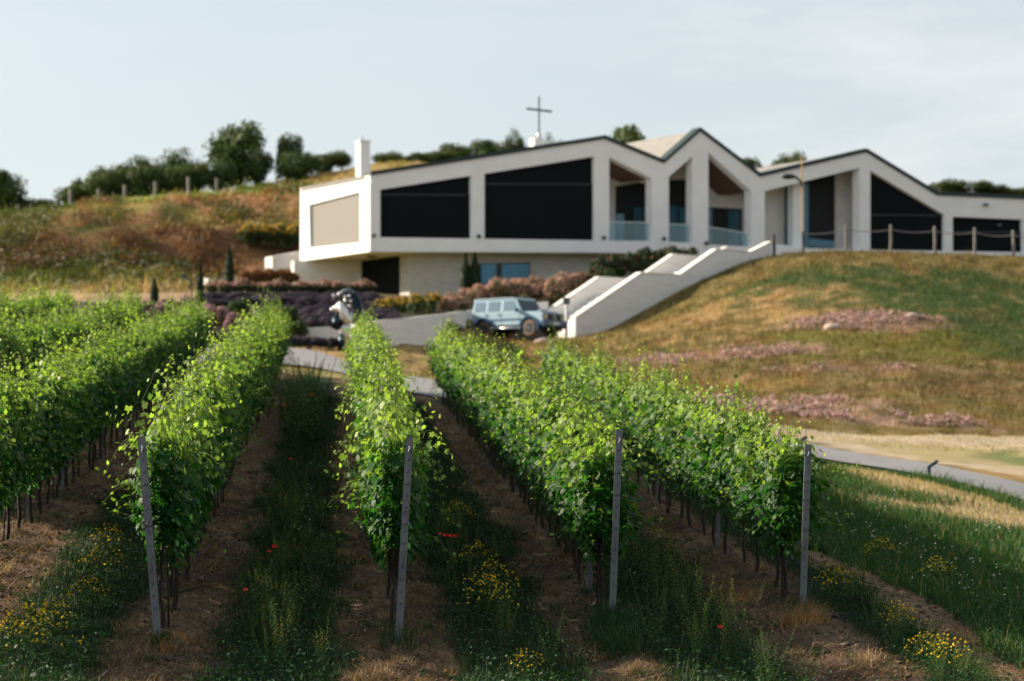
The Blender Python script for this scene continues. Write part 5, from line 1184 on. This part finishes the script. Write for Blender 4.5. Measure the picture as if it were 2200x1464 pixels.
def tree(px, top, Y, wpx, lb, name='tree', grp='trees along the hill crest', ci=None, cat='tree', zb=None):
    p = at(px, top, Y); z0 = H(p.x, Y) if zb is None else zb; h = max(1.0, p.z - z0); w = wpx / FP * Y
    e = empty(name, (p.x, Y, z0), random.uniform(0, 6)); c = link('crown', CR[random.randrange(len(CR)) if ci is None else ci], e); ch = h * 1.02
    c.scale = (w / 1.12, w / 1.12, ch / 1.12); c.location = (0, 0, h - ch * .50); t = link('trunk', random.choice(TM), e); t.scale = (h * 1.0, h * 1.0, h * .95)
    tag(e, lb, cat, grp)
for a in [(6, 362, 196, 85, 'dark tree cut by the left edge of the photo'), (68, 428, 198, 90, 'low dark bush beside the leftmost tree'), (160, 398, 200, 70, 'thin shrubby tree at the start of the crest thicket'), (190, 375, 201, 70, 'leafy slope tree left of the rounded tree'),
          (238, 350, 200, 72, 'rounded dark tree left of the thicket'), (290, 345, 200, 70, 'first dark tree of the crest thicket'), (335, 330, 200, 85, 'second and broader dark tree of the thicket'), (385, 328, 200, 70, 'tree in the middle of the thicket'), (425, 338, 200, 60, 'last tree of the thicket before the big tree'),
          (515, 260, 200, 120, 'tallest big dark tree on the hill crest'), (552, 310, 198, 62, 'dark tree filling the right side of the big tree'), (488, 335, 197, 55, 'lower crown below left of the big tree'), (618, 288, 200, 58, 'airy tree right of the big tree'), (642, 318, 197, 66, 'dense dark tree left of the chimney'),
          (690, 330, 203, 55, 'small tree between dense tree and chimney'), (735, 322, 203, 55, 'small feathery tree just left of the chimney'), (835, 325, 205, 60, 'small tree right of the chimney'), (870, 345, 205, 45, 'low shrub right of the chimney'), (940, 325, 207, 60, 'pale shrub over the roof slope'),
          (985, 308, 207, 75, 'leafy tree over the roof left of the cross'), (1045, 298, 207, 80, 'tree behind the roof, left of the cross'), (905, 340, 203, 60, 'low leafy shrub above the roof, right of the chimney shrubs'), (960, 322, 204, 60, 'shrub merging with the trees left of the cross'), (1100, 285, 207, 45, 'pointed tree just left of the cross'), (1195, 292, 207, 40, 'small treetop right of the cross'), (1345, 266, 185, 110, 'bright green treetop over the first gable'),
          (1608, 338, 190, 60, 'sparse treetop right of the middle gable'), (1650, 352, 190, 50, 'small treetop in the roof valley'), (1712, 322, 190, 72, 'treetop beside the ochre pole'), (2030, 388, 190, 70, 'treetop above the right wing, first of four'), (2085, 385, 190, 90, 'treetop above the right wing, second of four'),
          (2140, 395, 190, 80, 'treetop above the right wing, third of four'), (2195, 402, 190, 80, 'treetop above the right wing, at the photo edge')]:
    tree(*a)
for i, px in enumerate(range(165, 480, 37)):
    tree(px, [392, 372, 366, 360, 352, 350, 348, 352, 352, 345, 340, 340, 345, 350, 355, 350][i % 16], 197, 62, f'low crest thicket bush, {(ORD0)[i]} from the left', 'thicket_bush', 'low thicket bushes along the hill crest', cat='shrub')
for px, top, Y, w, lb in [(590, 408, 186, 90, 'green shrub on the bank left of the house'), (640, 415, 184, 70, 'olive shrub against the left edge of the house'), (100, 470, 184, 110, 'dark green shrub patch on the left bank'), (30, 500, 172, 120, 'bushy growth on the bank at left edge'), (420, 425, 184, 90, 'grey green shrub on the upper bank'),
                          (330, 440, 181, 70, 'small grey shrub on the upper bank'), (60, 545, 150, 170, 'dark bush mass on the lower left bank'), (170, 560, 147, 110, 'dark bush on the lower bank'), (250, 535, 152, 80, 'dull bush in the middle of the lower bank'), (370, 518, 156, 60, 'round green bush on the lower bank ledge')]:
    p = at(px, top, Y); w3 = w / FP * Y; h = max(.9, p.z - H(p.x, Y)); o = link('hill_shrub', CR[random.randrange(7)]); o.scale = (w3 / 1.5, w3 / 1.5, h / 1.0); o.location = (p.x, Y, p.z - h * .5); o.rotation_euler = (0, 0, random.uniform(0, 6)); tag(o, lb, 'shrub', 'shrubs on the hill banks')
# flowering shrubs
def bushmesh(seed, fcol=None, base=(0.035, 0.06, 0.018), hi=(0.07, 0.10, 0.03), n=2600, nf=700, leaf=.05, fl=.035, zmin=.35):
    global rng
    keep = rng; rng = np.random.default_rng(seed); lumps = 8
    cs = rng.uniform(-.35, .35, (lumps, 3)) * np.array([1, 1, .5]) + [0, 0, .5]; rs = rng.uniform(.25, .38, lumps)
    def pts(m, lo, hi_):
        w = rng.integers(0, lumps, m); v = unit(rng.normal(0, 1, (m, 3))); v[:, 2] = np.abs(v[:, 2]) * np.where(rng.random(m) < .8, 1, -1); return cs[w] + v * (rs[w] * rng.uniform(lo, hi_, m))[:, None], v
    P, v = pts(n, .55, 1.05); t = rng.random((n, 1)); a = leaves(P, v + rng.normal(0, .5, (n, 3)), rng.normal(0, 1, (n, 3)), rng.uniform(.6, 1.4, n) * leaf, (1 - t) * np.array(base) + t * np.array(hi), (DX, DF))
    A = mk('leaves', *a[:2], M['leaf'], col=a[2], nolink=True); B = None
    if fcol:
        P, v = pts(nf, .92, 1.18); kk = P[:, 2] > zmin; P, v = P[kk], v[kk]; m = len(P); bq = leaves(P, v + rng.normal(0, .5, (m, 3)), rng.normal(0, 1, (m, 3)), rng.uniform(.6, 1.4, m) * fl, jitter(fcol, m, .25), (DX, DF)); B = mk('blossoms', *bq[:2], M['petal'], col=bq[2], nolink=True)
    rng = keep; return A, B
PINK = [bushmesh(600 + i, (0.54, 0.32, 0.25), (.05, .065, .03), (.10, .11, .05), nf=1000, fl=.042) for i in range(3)]; PINK2 = [bushmesh(610 + i, (0.50, 0.28, 0.24), (.028, .042, .018), (.07, .08, .03), nf=800, fl=.042, zmin=.66) for i in range(3)]; YEL = [bushmesh(620 + i, (0.60, 0.36, 0.02), nf=500, fl=.045, zmin=.6) for i in range(2)]; LAV = [bushmesh(640 + i, (0.080, 0.062, 0.115), (0.035, .036, .04), (.06, .055, .065), nf=1400, fl=.03) for i in range(2)]
ORG = [bushmesh(660, (0.33, 0.12, 0.04), (0.09, .06, .02), (.16, .10, .03), nf=1100)]; GRN = [bushmesh(680 + i, None, (0.022, .05, .015), (.045, .085, .025)) for i in range(2)]; LIL = [bushmesh(690 + i, (0.42, 0.26, 0.30), (.06, .05, .05), (.10, .08, .08), nf=1500) for i in range(2)]; DRK = [bushmesh(700 + i, (0.45, 0.05, 0.06), (0.018, .035, .014), (.03, .055, .02), nf=60) for i in range(2)]
bushn = 0
def bush(px, top, bot, Y, wpx, kindm, name, lb, grp, cat='shrub'):
    global bushn
    A, B = kindm[bushn % len(kindm)]; bushn += 1
    ys = np.linspace(Y - 8, Y + 8, 65); a_, b_ = ratio(px, bot); g_ = Hs(a_ * ys, ys) + micro(a_ * ys, ys) - b_ * ys; ok = np.abs(g_) + 0.02 * np.abs(ys - Y); Y = float(ys[int(np.argmin(ok))])
    t = at(px, top, Y); z0 = H(t.x, Y) - 0.05; w = wpx / FP * Y; h = max(t.z - z0, 0.35)
    e = empty(name, (t.x, Y, z0), random.uniform(0, 6)); e.scale = (w / 1.15, w / 1.15, h / .92); link('leaves', A, e)
    if B: link('blossoms', B, e)
    tag(e, lb, cat, grp)
ORD = ['first', 'second', 'third', 'fourth', 'fifth', 'sixth', 'seventh', 'eighth', 'ninth', 'tenth', 'eleventh', 'twelfth', 'thirteenth', 'fourteenth']
for i, (px, t, bo, Y) in enumerate([(958, 640, 676, 119), (985, 632, 674, 120), (1012, 622, 672, 121), (1040, 614, 665, 122), (1068, 604, 660, 123), (1100, 600, 655, 124), (1132, 600, 650, 126), (1165, 602, 655, 127), (1195, 598, 665, 126.5), (1222, 590, 640, 129), (1250, 588, 612, 131)]):
    bush(px, t, bo, Y, 52, PINK, 'rose_bush', f'{ORD[i]} pink rose bush from the left in the hedge behind the car', 'pink roses behind the car')
for i, px in enumerate(range(455, 790, 30)):
    Y = 130 - (px - 455) * .012; bush(px, 603 + (px - 455) * .008, 645, Y, 44, PINK2, 'rose_bush', f'{ORD[i]} rose bush from the left in the long hedge above the lavender', 'long rose hedge above the lavender')
for i, (px, t, bo) in enumerate([(815, 642, 690), (842, 640, 688), (870, 638, 686), (897, 632, 684), (922, 628, 682)]):
    bush(px, t, bo, 108 + i * 1.5, 46, YEL, 'yellow_bush', f'{ORD[i]} yellow flowering bush from the left on the white wall', 'yellow bushes on the retaining wall')
for i, (px, t, bo) in enumerate([(528, 583, 612), (555, 580, 612), (583, 578, 612), (610, 580, 612), (628, 588, 612)]):
    bush(px, t, bo, 134, 38, ORG, 'orange_shrub', f'{ORD[i]} rusty orange shrub from the left before the parapet', 'rusty shrubs at the left of the house')
for i, (px, t, bo) in enumerate([(530, 484, 530), (560, 483, 535), (592, 484, 540), (622, 486, 540), (642, 488, 535)]):
    bush(px, t, bo, 158, 48, [YEL[0]], 'yellow_broom', f'{ORD[i]} golden broom bush from the left on the bank beside the house', 'golden broom on the bank')
k = 0
for row, (yt, Y) in enumerate([(630, 124), (639, 120.5), (648, 117), (657, 113), (666, 109), (675, 105.5), (684, 102)]):
    for px in range(456 if row < 3 else 560, 800 + 4 * row, 34):
        if row > 4 and px < 610: continue
        bush(px + row * 9, yt, yt + (26 if row < 3 else 32), Y, 54, LAV, 'lavender_bush', 'purple lavender bush in the ' + ['top', 'second', 'third', 'middle', 'fifth', 'sixth', 'lowest'][row] + ' row of the lavender bed', 'lavender bushes in ' + ['top', 'second', 'third', 'middle', 'fifth', 'sixth', 'lowest'][row] + ' row')
for i, (px, t, bo, w) in enumerate([(445, 655, 715, 50), (470, 662, 718, 46), (498, 675, 722, 40), (400, 640, 690, 60), (350, 645, 690, 60), (310, 648, 690, 50)]):
    bush(px, t, bo, 100 + (i > 2) * 6, w, LIL, 'lilac_bush', ['pale lilac bush right of the left vine row tip', 'tallest pale lilac bush left of the green ball', 'small pale lilac bush under the green ball', 'pale lilac bush around the tall cypress', 'pale lilac bush by the small cypress', 'pale lilac bush left of the small cypress'][i], 'pale lilac bushes')
for px in range(615, 730, 22): bush(px, 724 + (px - 615) * .04, 752, 93, 34, LAV, 'lavender_bush', 'low purple lavender bush in front of the white wall', 'lavender edging before the wall')
for px in range(440, 610, 26): bush(px, 712, 742, 95, 36, LAV, 'lavender_bush', 'low dark lavender bush along the far edge of the path', 'lavender edging along the path')
for px, t, bo, w, Y, lb in [(517, 645, 680, 56, 103, 'round clipped green bush over the lavender'), (610, 660, 706, 56, 100, 'dark green bush right of the leftmost vine row tip'), (640, 690, 726, 56, 98, 'low dark bush hanging on the end of the white wall'), (585, 700, 740, 50, 96, 'dark bush behind the leftmost vine row tip')]:
    bush(px, t, bo, Y, w, GRN, 'green_bush', lb, 'dark green bushes')
for i, (px, t, bo, w, Y) in enumerate([(1290, 552, 612, 56, 131.5), (1325, 548, 605, 60, 132), (1365, 540, 600, 60, 132.5), (1405, 533, 585, 60, 133), (1445, 530, 575, 60, 133.5), (1482, 534, 570, 46, 134), (1300, 575, 620, 56, 131)]):
    bush(px, t, bo, Y, w, DRK, 'dark_rose_bush', f'{ORD[i]} dark red-flowered bush between house and staircase', 'dark bushes above the staircase')
def cypress(px, top, bot, Y, wpx, lb):
    global rng
    t = at(px, top, Y); z0 = at(px, bot, Y).z; h = t.z - z0; w = wpx / FP * Y; n = 1800; z = rng.random(n) ** .8; rr = np.interp(z, [0, .15, .6, 1], [.6, 1, .85, .06]) * w / 2 * rng.uniform(.7, 1.1, n); a = rng.uniform(0, 6.283, n)
    P = np.c_[rr * np.cos(a), rr * np.sin(a), z * h]; v = np.c_[np.cos(a), np.sin(a), np.full(n, .4)]
    V, F, Cc = leaves(P, v + rng.normal(0, .3, (n, 3)), np.tile([0, 0, 1.0], (n, 1)), rng.uniform(.05, .10, n), jitter((0.022, 0.045, 0.016), n), (DX, DF))
    e = empty('cypress', (t.x, Y, z0)); mk('crown', V, F, M['leaf'], e, col=Cc); b = MB(); b.tube([(0, 0, -.5), (0, 0, h * .8)], [.1, .03], 6); b.build('trunk', M['bark'], e); tag(e, lb, 'cypress', 'narrow cypresses')
for a in [(1000, 545, 632, 131, 22, 'left cypress of the pair beside the lower window'), (1020, 543, 630, 131, 26, 'right cypress of the pair beside the lower window'), (493, 532, 612, 131, 20, 'narrow dark cypress standing against the brown bank'), (430, 569, 672, 112, 17, 'tallest narrow cypress behind the left vine rows'), (332, 600, 660, 112, 17, 'small cypress above the left vine rows')]: cypress(*a)
